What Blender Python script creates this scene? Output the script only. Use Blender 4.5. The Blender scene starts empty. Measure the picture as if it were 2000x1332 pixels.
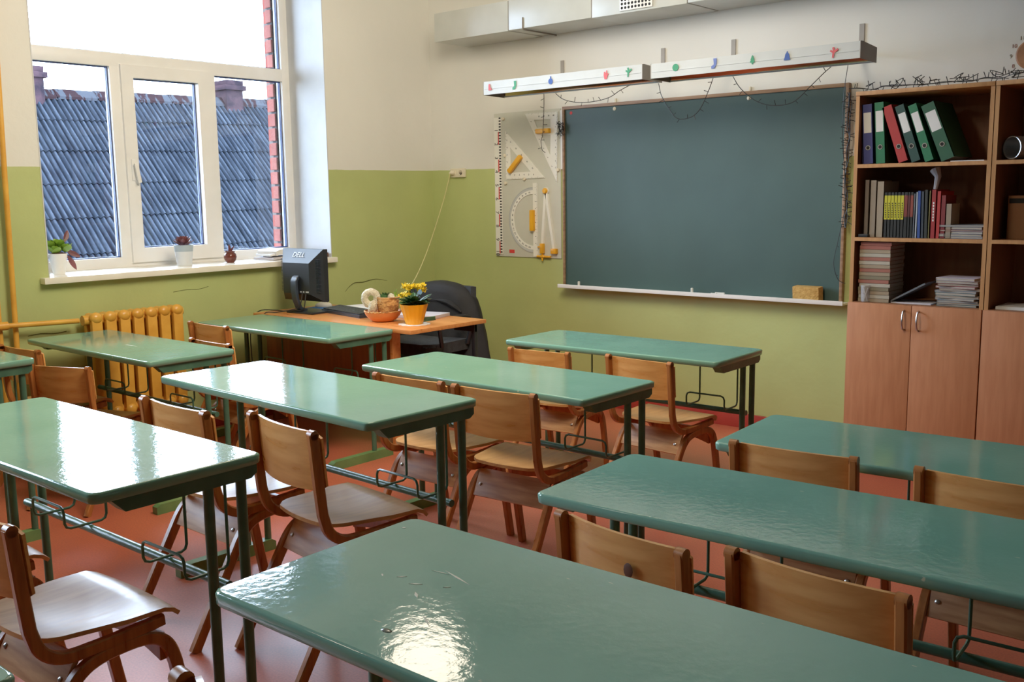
import bpy, bmesh, math, random
from mathutils import Vector, Matrix, noise
random.seed(7)
PI = math.pi
COL = bpy.context.scene.collection

# ------------------------------------------------------------------ materials
def lin(c):
    c = c / 255.0
    return c / 12.92 if c <= 0.04045 else ((c + 0.055) / 1.055) ** 2.4
def rgb(r, g, b): return (lin(r), lin(g), lin(b), 1.0)

def newmat(name):
    m = bpy.data.materials.new(name); m.use_nodes = True
    nt = m.node_tree; nt.nodes.clear()
    out = nt.nodes.new('ShaderNodeOutputMaterial')
    p = nt.nodes.new('ShaderNodeBsdfPrincipled')
    nt.links.new(p.outputs[0], out.inputs[0])
    return m, nt, p
def N(nt, t, **kw):
    n = nt.nodes.new(t)
    for k, v in kw.items():
        if k.startswith('i_'): n.inputs[k[2:].replace('_', ' ')].default_value = v
        else: setattr(n, k, v)
    return n
def L(nt, a, b): nt.links.new(a, b)

def mat(name, col, rough=.5, col2=None, nscale=6, stretch=(1, 1, 1), bump=0, bscale=20, metal=0, spec=.5, coat=0,
        rvar=0, detail=4, contrast=(.35, .65), rnd=0, emis=0):
    m, nt, p = newmat(name)
    tc = N(nt, 'ShaderNodeTexCoord'); mp = N(nt, 'ShaderNodeMapping'); mp.inputs['Scale'].default_value = stretch
    L(nt, tc.outputs['Object'], mp.inputs[0])
    nz = N(nt, 'ShaderNodeTexNoise'); nz.inputs['Scale'].default_value = nscale; nz.inputs['Detail'].default_value = detail
    L(nt, mp.outputs[0], nz.inputs['Vector'])
    if col2 is None: col2 = tuple(c * .88 for c in col[:3]) + (1,)
    cr = N(nt, 'ShaderNodeValToRGB'); cr.color_ramp.elements[0].position = contrast[0]; cr.color_ramp.elements[1].position = contrast[1]
    cr.color_ramp.elements[0].color = col2; cr.color_ramp.elements[1].color = col
    L(nt, nz.outputs['Fac'], cr.inputs[0])
    src = cr.outputs[0]
    if rnd:
        oi = N(nt, 'ShaderNodeObjectInfo'); mr = N(nt, 'ShaderNodeMapRange')
        mr.inputs['To Min'].default_value = 1 - rnd; mr.inputs['To Max'].default_value = 1 + rnd
        L(nt, oi.outputs['Random'], mr.inputs['Value'])
        hs = N(nt, 'ShaderNodeHueSaturation'); L(nt, mr.outputs[0], hs.inputs['Value']); L(nt, src, hs.inputs['Color']); src = hs.outputs[0]
    L(nt, src, p.inputs['Base Color'])
    p.inputs['Roughness'].default_value = rough; p.inputs['Metallic'].default_value = metal
    p.inputs['Specular IOR Level'].default_value = spec; p.inputs['Coat Weight'].default_value = coat
    if rvar:
        mr = N(nt, 'ShaderNodeMapRange'); mr.inputs['To Min'].default_value = max(0, rough - rvar); mr.inputs['To Max'].default_value = rough + rvar
        L(nt, nz.outputs['Fac'], mr.inputs['Value']); L(nt, mr.outputs[0], p.inputs['Roughness'])
    if bump:
        n2 = N(nt, 'ShaderNodeTexNoise'); n2.inputs['Scale'].default_value = bscale; n2.inputs['Detail'].default_value = 3
        L(nt, tc.outputs['Object'], n2.inputs['Vector'])
        b = N(nt, 'ShaderNodeBump'); b.inputs['Strength'].default_value = bump; b.inputs['Distance'].default_value = .01
        L(nt, n2.outputs['Fac'], b.inputs['Height']); L(nt, b.outputs[0], p.inputs['Normal'])
    if emis:
        p.inputs['Emission Color'].default_value = col; p.inputs['Emission Strength'].default_value = emis
    return m

def wall_mat(name, green, cream, zline=1.597, whitez=None):
    m, nt, p = newmat(name)
    g = N(nt, 'ShaderNodeNewGeometry'); sx = N(nt, 'ShaderNodeSeparateXYZ'); L(nt, g.outputs['Position'], sx.inputs[0])
    nz = N(nt, 'ShaderNodeTexNoise'); nz.inputs['Scale'].default_value = 1.7; nz.inputs['Detail'].default_value = 5; L(nt, g.outputs['Position'], nz.inputs['Vector'])
    nw = N(nt, 'ShaderNodeTexNoise'); nw.inputs['Scale'].default_value = 9; L(nt, g.outputs['Position'], nw.inputs['Vector'])
    wob = N(nt, 'ShaderNodeMath', operation='MULTIPLY_ADD'); wob.inputs[1].default_value = .008; wob.inputs[2].default_value = -.004; L(nt, nw.outputs['Fac'], wob.inputs[0])
    ad = N(nt, 'ShaderNodeMath', operation='ADD'); L(nt, sx.outputs['Z'], ad.inputs[0]); L(nt, wob.outputs[0], ad.inputs[1])
    gt = N(nt, 'ShaderNodeMath', operation='GREATER_THAN'); gt.inputs[1].default_value = zline; L(nt, ad.outputs[0], gt.inputs[0])
    def two(c, k):
        r = N(nt, 'ShaderNodeValToRGB'); r.color_ramp.elements[0].position = .3; r.color_ramp.elements[1].position = .7
        r.color_ramp.elements[0].color = tuple(v * k for v in c[:3]) + (1,); r.color_ramp.elements[1].color = c
        L(nt, nz.outputs['Fac'], r.inputs[0]); return r
    a, b = two(green, .86), two(cream, .93)
    mx = N(nt, 'ShaderNodeMix', data_type='RGBA'); L(nt, gt.outputs[0], mx.inputs['Factor']); L(nt, a.outputs[0], mx.inputs['A']); L(nt, b.outputs[0], mx.inputs['B'])
    L(nt, mx.outputs['Result'], p.inputs['Base Color'])
    mr = N(nt, 'ShaderNodeMapRange'); mr.inputs['To Min'].default_value = .42; mr.inputs['To Max'].default_value = .85; L(nt, gt.outputs[0], mr.inputs['Value']); L(nt, mr.outputs[0], p.inputs['Roughness'])
    n2 = N(nt, 'ShaderNodeTexNoise'); n2.inputs['Scale'].default_value = 5; n2.inputs['Detail'].default_value = 6; L(nt, g.outputs['Position'], n2.inputs['Vector'])
    bm = N(nt, 'ShaderNodeBump'); bm.inputs['Strength'].default_value = .25; bm.inputs['Distance'].default_value = .03
    L(nt, n2.outputs['Fac'], bm.inputs['Height']); L(nt, bm.outputs[0], p.inputs['Normal'])
    return m

def desk_mat():
    m, nt, p = newmat('green_gloss_paint')
    tc = N(nt, 'ShaderNodeTexCoord')
    nz = N(nt, 'ShaderNodeTexNoise'); nz.inputs['Scale'].default_value = 3; nz.inputs['Detail'].default_value = 4; L(nt, tc.outputs['Object'], nz.inputs['Vector'])
    cr = N(nt, 'ShaderNodeValToRGB'); cr.color_ramp.elements[0].position = .3; cr.color_ramp.elements[1].position = .7
    cr.color_ramp.elements[0].color = rgb(108, 160, 140); cr.color_ramp.elements[1].color = rgb(122, 172, 152); L(nt, nz.outputs['Fac'], cr.inputs[0])
    # worn specks and scratches
    mp = N(nt, 'ShaderNodeMapping'); mp.inputs['Scale'].default_value = (1, 5, 1); mp.inputs['Rotation'].default_value = (0, 0, .5); L(nt, tc.outputs['Object'], mp.inputs[0])
    sp = N(nt, 'ShaderNodeTexNoise'); sp.inputs['Scale'].default_value = 26; sp.inputs['Detail'].default_value = 2; L(nt, mp.outputs[0], sp.inputs['Vector'])
    gt = N(nt, 'ShaderNodeMapRange'); gt.inputs['From Min'].default_value = .765; gt.inputs['From Max'].default_value = .79; L(nt, sp.outputs['Fac'], gt.inputs['Value'])
    mx = N(nt, 'ShaderNodeMix', data_type='RGBA'); mx.inputs['B'].default_value = rgb(190, 200, 170); L(nt, gt.outputs[0], mx.inputs['Factor']); L(nt, cr.outputs[0], mx.inputs['A'])
    L(nt, mx.outputs['Result'], p.inputs['Base Color'])
    rr = N(nt, 'ShaderNodeMapRange'); rr.inputs['To Min'].default_value = .04; rr.inputs['To Max'].default_value = .10; L(nt, nz.outputs['Fac'], rr.inputs['Value']); L(nt, rr.outputs[0], p.inputs['Roughness'])
    p.inputs['Specular IOR Level'].default_value = .55
    n2 = N(nt, 'ShaderNodeTexNoise'); n2.inputs['Scale'].default_value = 60; n2.inputs['Detail'].default_value = 3; L(nt, tc.outputs['Object'], n2.inputs['Vector'])
    bm = N(nt, 'ShaderNodeBump'); bm.inputs['Strength'].default_value = .07; bm.inputs['Distance'].default_value = .005
    L(nt, n2.outputs['Fac'], bm.inputs['Height']); L(nt, bm.outputs[0], p.inputs['Normal'])
    return m

def floor_mat():
    m, nt, p = newmat('red_linoleum')
    g = N(nt, 'ShaderNodeNewGeometry')
    nz = N(nt, 'ShaderNodeTexNoise'); nz.inputs['Scale'].default_value = 1.3; nz.inputs['Detail'].default_value = 6; L(nt, g.outputs['Position'], nz.inputs['Vector'])
    cr = N(nt, 'ShaderNodeValToRGB'); cr.color_ramp.elements[0].position = .3; cr.color_ramp.elements[1].position = .72
    cr.color_ramp.elements[0].color = rgb(168, 84, 62); cr.color_ramp.elements[1].color = rgb(196, 104, 76); L(nt, nz.outputs['Fac'], cr.inputs[0])
    n3 = N(nt, 'ShaderNodeTexNoise'); n3.inputs['Scale'].default_value = 140; L(nt, g.outputs['Position'], n3.inputs['Vector'])
    mx = N(nt, 'ShaderNodeMix', data_type='RGBA', blend_type='OVERLAY'); mx.inputs['Factor'].default_value = .35; L(nt, cr.outputs[0], mx.inputs['A']); L(nt, n3.outputs['Fac'], mx.inputs['B'])
    L(nt, mx.outputs['Result'], p.inputs['Base Color'])
    rr = N(nt, 'ShaderNodeMapRange'); rr.inputs['To Min'].default_value = .3; rr.inputs['To Max'].default_value = .5; L(nt, nz.outputs['Fac'], rr.inputs['Value']); L(nt, rr.outputs[0], p.inputs['Roughness'])
    return m

def glass_mat():
    m = bpy.data.materials.new('window_glass'); m.use_nodes = True; nt = m.node_tree; nt.nodes.clear()
    out = N(nt, 'ShaderNodeOutputMaterial'); tr = N(nt, 'ShaderNodeBsdfTransparent'); gl = N(nt, 'ShaderNodeBsdfGlossy')
    tr.inputs['Color'].default_value = (.93, .96, 1, 1); gl.inputs['Roughness'].default_value = .02
    fr = N(nt, 'ShaderNodeFresnel'); fr.inputs['IOR'].default_value = 1.45
    ms = N(nt, 'ShaderNodeMixShader'); L(nt, fr.outputs[0], ms.inputs[0]); L(nt, tr.outputs[0], ms.inputs[1]); L(nt, gl.outputs[0], ms.inputs[2]); L(nt, ms.outputs[0], out.inputs[0])
    return m

def brick_mat():
    m, nt, p = newmat('red_brick_wall')
    g = N(nt, 'ShaderNodeNewGeometry'); sx = N(nt, 'ShaderNodeSeparateXYZ'); L(nt, g.outputs['Position'], sx.inputs[0])
    cb = N(nt, 'ShaderNodeCombineXYZ'); L(nt, sx.outputs['Y'], cb.inputs[0]); L(nt, sx.outputs['Z'], cb.inputs[1])
    b = N(nt, 'ShaderNodeTexBrick'); b.inputs['Scale'].default_value = 1; b.inputs['Brick Width'].default_value = .26; b.inputs['Row Height'].default_value = .1; b.inputs['Mortar Size'].default_value = .01
    b.inputs['Color1'].default_value = rgb(120, 64, 58); b.inputs['Color2'].default_value = rgb(106, 55, 50); b.inputs['Mortar'].default_value = rgb(86, 80, 78)
    L(nt, cb.outputs[0], b.inputs['Vector']); L(nt, b.outputs['Color'], p.inputs['Base Color']); p.inputs['Roughness'].default_value = .9; p.inputs['Specular IOR Level'].default_value = 0
    return m

def roof_mat():
    m, nt, p = newmat('weathered_roof_painted_shade')
    tc = N(nt, 'ShaderNodeTexCoord'); mp = N(nt, 'ShaderNodeMapping'); mp.inputs['Scale'].default_value = (.6, 5, .6); L(nt, tc.outputs['Object'], mp.inputs[0])
    nz = N(nt, 'ShaderNodeTexNoise'); nz.inputs['Scale'].default_value = 1.6; nz.inputs['Detail'].default_value = 8; nz.inputs['Roughness'].default_value = .7; L(nt, mp.outputs[0], nz.inputs['Vector'])
    cr = N(nt, 'ShaderNodeValToRGB'); e = cr.color_ramp.elements
    e[0].position = .34; e[0].color = (0.0049, 0.0060, 0.0088, 1); e[1].position = .70; e[1].color = (0.0211, 0.0256, 0.0342, 1)
    x = e.new(.5); x.color = (0.0098, 0.0123, 0.0176, 1)
    L(nt, nz.outputs['Fac'], cr.inputs[0])
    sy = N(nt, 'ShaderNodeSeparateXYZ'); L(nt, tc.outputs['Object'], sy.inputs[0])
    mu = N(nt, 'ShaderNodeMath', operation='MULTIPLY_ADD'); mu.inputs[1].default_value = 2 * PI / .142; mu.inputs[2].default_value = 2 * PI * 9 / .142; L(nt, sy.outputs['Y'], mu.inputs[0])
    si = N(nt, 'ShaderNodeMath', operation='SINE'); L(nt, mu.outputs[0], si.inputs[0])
    mr = N(nt, 'ShaderNodeMapRange'); mr.inputs['From Min'].default_value = -1; mr.inputs['To Min'].default_value = .38; mr.inputs['To Max'].default_value = 1.35; L(nt, si.outputs[0], mr.inputs['Value'])  # corrugation shade painted into the colour, darkest along the troughs
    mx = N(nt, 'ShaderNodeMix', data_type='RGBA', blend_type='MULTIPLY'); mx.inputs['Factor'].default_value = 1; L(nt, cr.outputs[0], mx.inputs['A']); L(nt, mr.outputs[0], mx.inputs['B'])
    L(nt, mx.outputs['Result'], p.inputs['Base Color']); p.inputs['Roughness'].default_value = .9; p.inputs['Specular IOR Level'].default_value = 0
    return m

def wood(name, c1, c2, axis='x', rough=.35, rnd=.06):
    st = {'x': (1, 9, 9), 'y': (9, 1, 9), 'z': (9, 9, 1)}[axis]
    return mat(name, c1, rough, c2, nscale=5, stretch=st, detail=6, rnd=rnd, rvar=.08, spec=.5)

MT = {}
MT['desk'] = desk_mat()
MT['deskmetal'] = mat('green_painted_steel', rgb(72, 112, 92), .32, rgb(60, 98, 80), nscale=14, bump=.1, bscale=60)
MT['deskfoot'] = mat('light_green_painted_steel', rgb(108, 148, 92), .35, rgb(86, 126, 78), nscale=9)
MT['veneer'] = wood('beech_plywood', rgb(230, 172, 102), rgb(212, 148, 80), 'x', .3)
MT['seatveneer'] = wood('worn_beech_seat', rgb(212, 162, 104), rgb(190, 136, 82), 'y', .33)
MT['frame'] = wood('bent_laminated_beech', rgb(178, 112, 58), rgb(146, 86, 42), 'z', .3)
MT['apron'] = wood('pale_plywood_apron', rgb(206, 160, 112), rgb(166, 116, 74), 'x', .4)
MT['steel'] = mat('steel', rgb(190, 190, 190), .3, metal=1)
MT['floor'] = floor_mat()
MT['wall'] = wall_mat('two_tone_wall', rgb(186, 198, 128), rgb(226, 226, 220))
MT['walldim'] = wall_mat('dim_wall', rgb(80, 84, 60), rgb(110, 106, 96))  # unseen walls given darker colours to cut bounced light
MT['ceil'] = mat('ceiling_paint', rgb(236, 234, 226), .9)
MT['white'] = mat('white_plastic', rgb(238, 238, 236), .3, rgb(232, 232, 230))
MT['whitepaint'] = mat('white_paint', rgb(204, 208, 212), .6, rgb(196, 200, 205), bump=.05)
MT['sill'] = mat('sill_laminate', rgb(244, 240, 228), .25, rgb(238, 233, 220))
MT['seal'] = mat('dark_blue_gasket', rgb(40, 60, 120), .5)
MT['glass'] = glass_mat()
MT['brick'] = brick_mat()
MT['brickf'] = mat('brick_face', rgb(122, 76, 70), .9, rgb(108, 64, 60), nscale=5, bump=.4, bscale=60, spec=0)
MT['mortar'] = mat('mortar', rgb(62, 60, 62), .95, spec=0)
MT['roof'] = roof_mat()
MT['rust'] = mat('rusty_ridge', rgb(26, 18, 20), .9, rgb(38, 40, 45), nscale=2.2, stretch=(1, 3, 1), contrast=(.46, .5), spec=0)
MT['baseb'] = mat('red_baseboard', rgb(176, 62, 52), .4, rgb(156, 52, 46))
MT['rad'] = mat('yellow_radiator_paint', rgb(232, 174, 72), .3, rgb(214, 152, 56), nscale=8)
MT['raddark'] = mat('dark_gap', rgb(48, 34, 24), .9)
MT['board'] = mat('green_chalkboard', rgb(60, 86, 82), .46, rgb(52, 76, 73), nscale=1.5, detail=8)
MT['boardframe'] = wood('board_wood_frame', rgb(160, 128, 98), rgb(130, 98, 72), 'x', .5)
MT['alu'] = mat('aluminium', rgb(200, 202, 206), .35, rgb(186, 188, 192), metal=.7)
MT['sponge'] = mat('tan_sponge', rgb(204, 164, 92), .95, rgb(182, 140, 72), nscale=40, bump=.6, bscale=120)
MT['chalk'] = mat('chalk', rgb(236, 236, 230), .9)
MT['panelgrey'] = mat('grey_board_panel', rgb(206, 208, 196), .5, rgb(200, 202, 190))
MT['toolwhite'] = mat('white_tool_plastic', rgb(240, 240, 232), .35, rgb(234, 234, 226))
MT['yellow'] = mat('yellow_plastic', rgb(240, 178, 28), .35, rgb(226, 160, 20))
MT['ink'] = mat('black_print', rgb(30, 30, 34), .6)
MT['redink'] = mat('red_print', rgb(214, 60, 56), .6)
MT['clear'] = mat('grey_clear_plastic', rgb(196, 200, 200), .25)
MT['duct'] = mat('duct_white_gloss', rgb(196, 200, 196), .3, rgb(188, 192, 188))
MT['dark'] = mat('dark_void', rgb(24, 24, 24), .8)
MT['lampbody'] = mat('lamp_white_enamel', rgb(206, 212, 214), .3, rgb(198, 204, 206))
MT['reflector'] = mat('lamp_reflector', rgb(214, 190, 168), .12, rgb(206, 180, 156), metal=1)
MT['lampend'] = mat('lamp_grey_end', rgb(160, 156, 150), .6)
MT['tube'] = mat('tube_glass', rgb(240, 240, 240), .2)
MT['stred'] = mat('sticker_red', rgb(214, 90, 96), .6); MT['stgreen'] = mat('sticker_green', rgb(56, 150, 110), .6); MT['stblue'] = mat('sticker_blue', rgb(50, 88, 170), .6); MT['stlil'] = mat('sticker_lilac', rgb(100, 120, 190), .6)
MT['wire'] = mat('black_wire', rgb(30, 32, 34), .5)
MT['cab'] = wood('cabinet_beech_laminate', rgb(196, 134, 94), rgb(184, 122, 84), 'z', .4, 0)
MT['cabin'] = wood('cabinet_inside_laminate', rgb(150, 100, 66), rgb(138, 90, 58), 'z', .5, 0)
MT['cabedge'] = wood('cabinet_edge', rgb(196, 146, 96), rgb(180, 130, 84), 'z', .4, 0)
MT['tdesk'] = wood('orange_desk_laminate', rgb(224, 148, 84), rgb(210, 132, 70), 'x', .3, 0)
MT['tpanel'] = wood('brown_desk_panel', rgb(142, 72, 36), rgb(122, 60, 30), 'z', .4, 0)
MT['blackpl'] = mat('black_plastic', rgb(34, 38, 46), .4, rgb(28, 32, 40))
MT['slate'] = mat('dark_grey_plastic', rgb(54, 64, 80), .35, rgb(48, 58, 72))
MT['logo'] = mat('silver_print', rgb(210, 216, 224), .4)
MT['fabric'] = mat('dark_grey_fabric', rgb(58, 62, 68), .9, rgb(46, 50, 56), nscale=30, bump=.3, bscale=200)
MT['jacket'] = mat('black_cloth', rgb(34, 36, 42), .75, rgb(24, 26, 30), nscale=6, bump=.5, bscale=14)
MT['blue'] = mat('blue_mat', rgb(40, 110, 190), .7)
MT['beige'] = mat('beige_plastic', rgb(214, 210, 196), .4)
MT['paper'] = mat('paper', rgb(232, 232, 230), .8, rgb(222, 222, 220))
MT['page'] = mat('dull_page_edges', rgb(176, 170, 160), .85, rgb(158, 150, 140), nscale=30, stretch=(1, 1, 20))
MT['cover'] = mat('notebook_cover', rgb(200, 196, 204), .6)
MT['wicker'] = mat('wicker', rgb(214, 160, 98), .7, rgb(150, 96, 50), nscale=26, stretch=(1, 1, 2.4), bump=.6, bscale=90, contrast=(.42, .55))
MT['saucer'] = mat('orange_bowl', rgb(222, 144, 88), .5, rgb(206, 126, 72))
MT['fluff'] = mat('white_fluff', rgb(238, 228, 206), .95, rgb(214, 200, 172), nscale=30, bump=1, bscale=140)
MT['potor'] = mat('orange_ribbed_pot', rgb(240, 166, 22), .4, rgb(224, 146, 16))
MT['flower'] = mat('yellow_petals', rgb(246, 218, 44), .6, rgb(222, 190, 30), nscale=30)
MT['leaf'] = mat('green_leaf', rgb(66, 112, 58), .45, rgb(44, 84, 44), nscale=12)
MT['leaflime'] = mat('lime_leaf', rgb(142, 176, 52), .4, rgb(96, 142, 44), nscale=12)
MT['leafred'] = mat('dark_red_leaf', rgb(128, 74, 78), .45, rgb(98, 54, 60), nscale=14)
MT['soil'] = mat('soil', rgb(84, 52, 38), .95, bump=.5, bscale=80)
MT['potwhite'] = mat('white_ceramic', rgb(240, 238, 232), .35, bump=.15, bscale=40)
MT['potgrey'] = mat('grey_ceramic', rgb(170, 186, 198), .5); MT['potpale'] = mat('pale_ceramic', rgb(222, 228, 234), .5)
MT['potbrown'] = mat('brown_glaze', rgb(108, 52, 40), .15, rgb(84, 38, 30))
MT['cream'] = mat('cream_plastic', rgb(228, 220, 196), .35)
MT['cord'] = mat('yellowish_cord', rgb(206, 200, 140), .5)
MT['clockwood'] = mat('clock_wood', rgb(170, 118, 78), .5, rgb(140, 92, 58), nscale=10)
MT['clockface'] = mat('clock_face', rgb(196, 178, 130), .5)
MT['crack'] = mat('crack_shadow', rgb(96, 98, 50), .9)
def book_mat(n, r, g, b, rough=.6): 
    k = 'bk_' + n
    if k not in MT: MT[k] = mat(n + '_cover', rgb(r, g, b), rough)
    return MT[k]

# ------------------------------------------------------------------ mesh builder
class MB:
    def __init__(s): s.bm = bmesh.new(); s.mi = 0
    def _mark(s, fs):
        for f in fs: f.material_index = s.mi
    def box(s, x0, x1, y0, y1, z0, z1, M=None, bev=0):
        c = [(x0, y0, z0), (x1, y0, z0), (x1, y1, z0), (x0, y1, z0), (x0, y0, z1), (x1, y0, z1), (x1, y1, z1), (x0, y1, z1)]
        vs = [s.bm.verts.new(M @ Vector(p) if M else p) for p in c]
        fs = [s.bm.faces.new([vs[i] for i in q]) for q in ((3, 2, 1, 0), (4, 5, 6, 7), (0, 1, 5, 4), (1, 2, 6, 5), (2, 3, 7, 6), (3, 0, 4, 7))]
        s._mark(fs)
        if bev:
            es = list({e for f in fs for e in f.edges})
            r = bmesh.ops.bevel(s.bm, geom=es, offset=bev, segments=2, profile=.6, affect='EDGES', clamp_overlap=True)
            s._mark(r['faces'])
        return s
    def prism(s, pts, d0, d1, plane='xz', M=None):
        """polygon pts in plane, extruded along the remaining axis from d0 to d1"""
        def P(a, b, d):
            v = {'xz': (a, d, b), 'xy': (a, b, d), 'yz': (d, a, b)}[plane]
            return M @ Vector(v) if M else v
        A = [s.bm.verts.new(P(a, b, d0)) for a, b in pts]; B = [s.bm.verts.new(P(a, b, d1)) for a, b in pts]
        n = len(pts); fs = [s.bm.faces.new(A), s.bm.faces.new(B[::-1])]
        for i in range(n): fs.append(s.bm.faces.new((A[i], B[i], B[(i + 1) % n], A[(i + 1) % n])))
        s._mark(fs); return s
    def ring(s, outer, inner, d0, d1, plane='xz'):
        """frame between two same-length closed loops"""
        def P(a, b, d): return {'xz': (a, d, b), 'xy': (a, b, d), 'yz': (d, a, b)}[plane]
        n = len(outer); V = [[s.bm.verts.new(P(a, b, d)) for a, b in lp] for d in (d0, d1) for lp in (outer, inner)]
        for i in range(n):
            j = (i + 1) % n
            s._mark([s.bm.faces.new((V[0][i], V[0][j], V[1][j], V[1][i])), s.bm.faces.new((V[2][i], V[3][i], V[3][j], V[2][j])),
                     s.bm.faces.new((V[0][i], V[2][i], V[2][j], V[0][j])), s.bm.faces.new((V[1][i], V[1][j], V[3][j], V[3][i]))])
        return s
    def tube(s, path, r, seg=8, closed=False, cap=True):
        P = [Vector(p) for p in path]; n = len(P); rr = r if isinstance(r, (list, tuple)) else [r] * n
        rings = []; up = None
        for i in range(n):
            a = P[i - 1] if (i > 0 or closed) else P[i]; b = P[(i + 1) % n] if (i < n - 1 or closed) else P[i]
            t = (b - a).normalized() if (b - a).length > 1e-9 else Vector((0, 0, 1))
            if up is None: up = Vector((0, 0, 1)) if abs(t.z) < .9 else Vector((1, 0, 0))
            u = (up - t * up.dot(t))
            if u.length < 1e-5: u = t.orthogonal()
            u.normalize(); w = t.cross(u); up = u
            rings.append([s.bm.verts.new(P[i] + (u * math.cos(2 * PI * k / seg) + w * math.sin(2 * PI * k / seg)) * rr[i]) for k in range(seg)])
        m = n if closed else n - 1
        for i in range(m):
            A, B = rings[i], rings[(i + 1) % n]
            for k in range(seg): s._mark([s.bm.faces.new((A[k], A[(k + 1) % seg], B[(k + 1) % seg], B[k]))])
        if cap and not closed: s._mark([s.bm.faces.new(rings[0][::-1]), s.bm.faces.new(rings[-1])])
        return s
    def lathe(s, prof, seg=24, M=None, rib=None, cap=True):
        rings = []
        for r, z in prof:
            rg = []
            for k in range(seg):
                q = r * (1 + (rib(k) if rib else 0)); a = 2 * PI * k / seg; v = Vector((q * math.cos(a), q * math.sin(a), z))
                rg.append(s.bm.verts.new(M @ v if M else v))
            rings.append(rg)
        for i in range(len(rings) - 1):
            A, B = rings[i], rings[i + 1]
            for k in range(seg): s._mark([s.bm.faces.new((A[k], A[(k + 1) % seg], B[(k + 1) % seg], B[k]))])
        if cap: s._mark([s.bm.faces.new(rings[0][::-1]), s.bm.faces.new(rings[-1])])
        return s
    def strip(s, path, x, w, t, bev=.004):
        """rectangular bar following a path of (y,z) points in the plane x; w wide along x, t thick in the plane"""
        n = len(path); rings = []
        for i in range(n):
            a = path[max(i - 1, 0)]; b = path[min(i + 1, n - 1)]
            ty, tz = b[0] - a[0], b[1] - a[1]; l = math.hypot(ty, tz); ty /= l; tz /= l; ny, nz = -tz, ty
            y, z = path[i]; h = t / 2; q = w / 2; e = bev
            prof = [(-q + e, -h), (q - e, -h), (q, -h + e), (q, h - e), (q - e, h), (-q + e, h), (-q, h - e), (-q, -h + e)]
            rings.append([s.bm.verts.new((x + px, y + ny * pn, z + nz * pn)) for px, pn in prof])
        for i in range(n - 1):
            A, B = rings[i], rings[i + 1]
            for k in range(8): s._mark([s.bm.faces.new((A[k], A[(k + 1) % 8], B[(k + 1) % 8], B[k]))])
        s._mark([s.bm.faces.new(rings[0][::-1]), s.bm.faces.new(rings[-1])]); return s
    def sheet(s, grid, th=0):
        """grid[i][j] of points -> surface, optionally thickened along normals"""
        R, C = len(grid), len(grid[0]); G = [[Vector(p) for p in row] for row in grid]
        V = [[s.bm.verts.new(p) for p in row] for row in G]
        if th:
            W = []
            for i in range(R):
                row = []
                for j in range(C):
                    du = G[min(i + 1, R - 1)][j] - G[max(i - 1, 0)][j]; dv = G[i][min(j + 1, C - 1)] - G[i][max(j - 1, 0)]
                    nrm = du.cross(dv); nrm = nrm.normalized() if nrm.length > 1e-12 else Vector((0, 0, 1))
                    row.append(s.bm.verts.new(G[i][j] + nrm * th))
                W.append(row)
        for i in range(R - 1):
            for j in range(C - 1):
                s._mark([s.bm.faces.new((V[i][j], V[i][j + 1], V[i + 1][j + 1], V[i + 1][j]))])
                if th: s._mark([s.bm.faces.new((W[i][j], W[i + 1][j], W[i + 1][j + 1], W[i][j + 1]))])
        if th:
            per = [(0, j) for j in range(C)] + [(i, C - 1) for i in range(1, R)] + [(R - 1, j) for j in range(C - 2, -1, -1)] + [(i, 0) for i in range(R - 2, 0, -1)]
            for k in range(len(per)):
                a, b = per[k], per[(k + 1) % len(per)]
                s._mark([s.bm.faces.new((V[a[0]][a[1]], W[a[0]][a[1]], W[b[0]][b[1]], V[b[0]][b[1]]))])
        return s
    def blob(s, c, r, sc=(1, 1, 1), sub=2, nz=0, nf=8):
        g = bmesh.ops.create_icosphere(s.bm, subdivisions=sub, radius=1)
        for v in g['verts']:
            d = v.co.copy(); k = 1 + (nz * noise.noise(d * nf + Vector(c) * 31) if nz else 0)
            v.co = Vector(c) + Vector((d.x * sc[0], d.y * sc[1], d.z * sc[2])) * r * k
        s._mark({f for v in g['verts'] for f in v.link_faces}); return s
    def leaf(s, base, d, up, ln, w, curl=.3, n=6):
        base = Vector(base); d = Vector(d).normalized(); up = Vector(up); side = d.cross(up)
        side = side.normalized() if side.length > 1e-6 else Vector((1, 0, 0)); nn = side.cross(d).normalized(); grid = []
        for i in range(n + 1):
            t = i / n; ww = w * (math.sin(PI * min(1, t * .92 + .06)) ** .8) * .5; c = base + d * ln * t + nn * (curl * ln * t * t)
            grid.append([c - side * ww + nn * ww * .35, c, c + side * ww + nn * ww * .35])
        return s.sheet(grid)
    def text(s, body, size, M, ext=.0005):
        cu = bpy.data.curves.new('t', 'FONT'); cu.body = body; cu.size = size; cu.extrude = ext; cu.align_x = 'CENTER'; cu.align_y = 'CENTER'; cu.resolution_u = 3
        o = bpy.data.objects.new('t', cu); COL.objects.link(o); dg = bpy.context.evaluated_depsgraph_get(); dg.update()
        me = bpy.data.meshes.new_from_object(o.evaluated_get(dg)); me.transform(M)
        n0 = len(s.bm.faces); s.bm.from_mesh(me); s.bm.faces.ensure_lookup_table()
        for f in s.bm.faces[n0:]: f.material_index = s.mi
        bpy.data.objects.remove(o); bpy.data.meshes.remove(me); bpy.data.curves.remove(cu); return s
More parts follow.
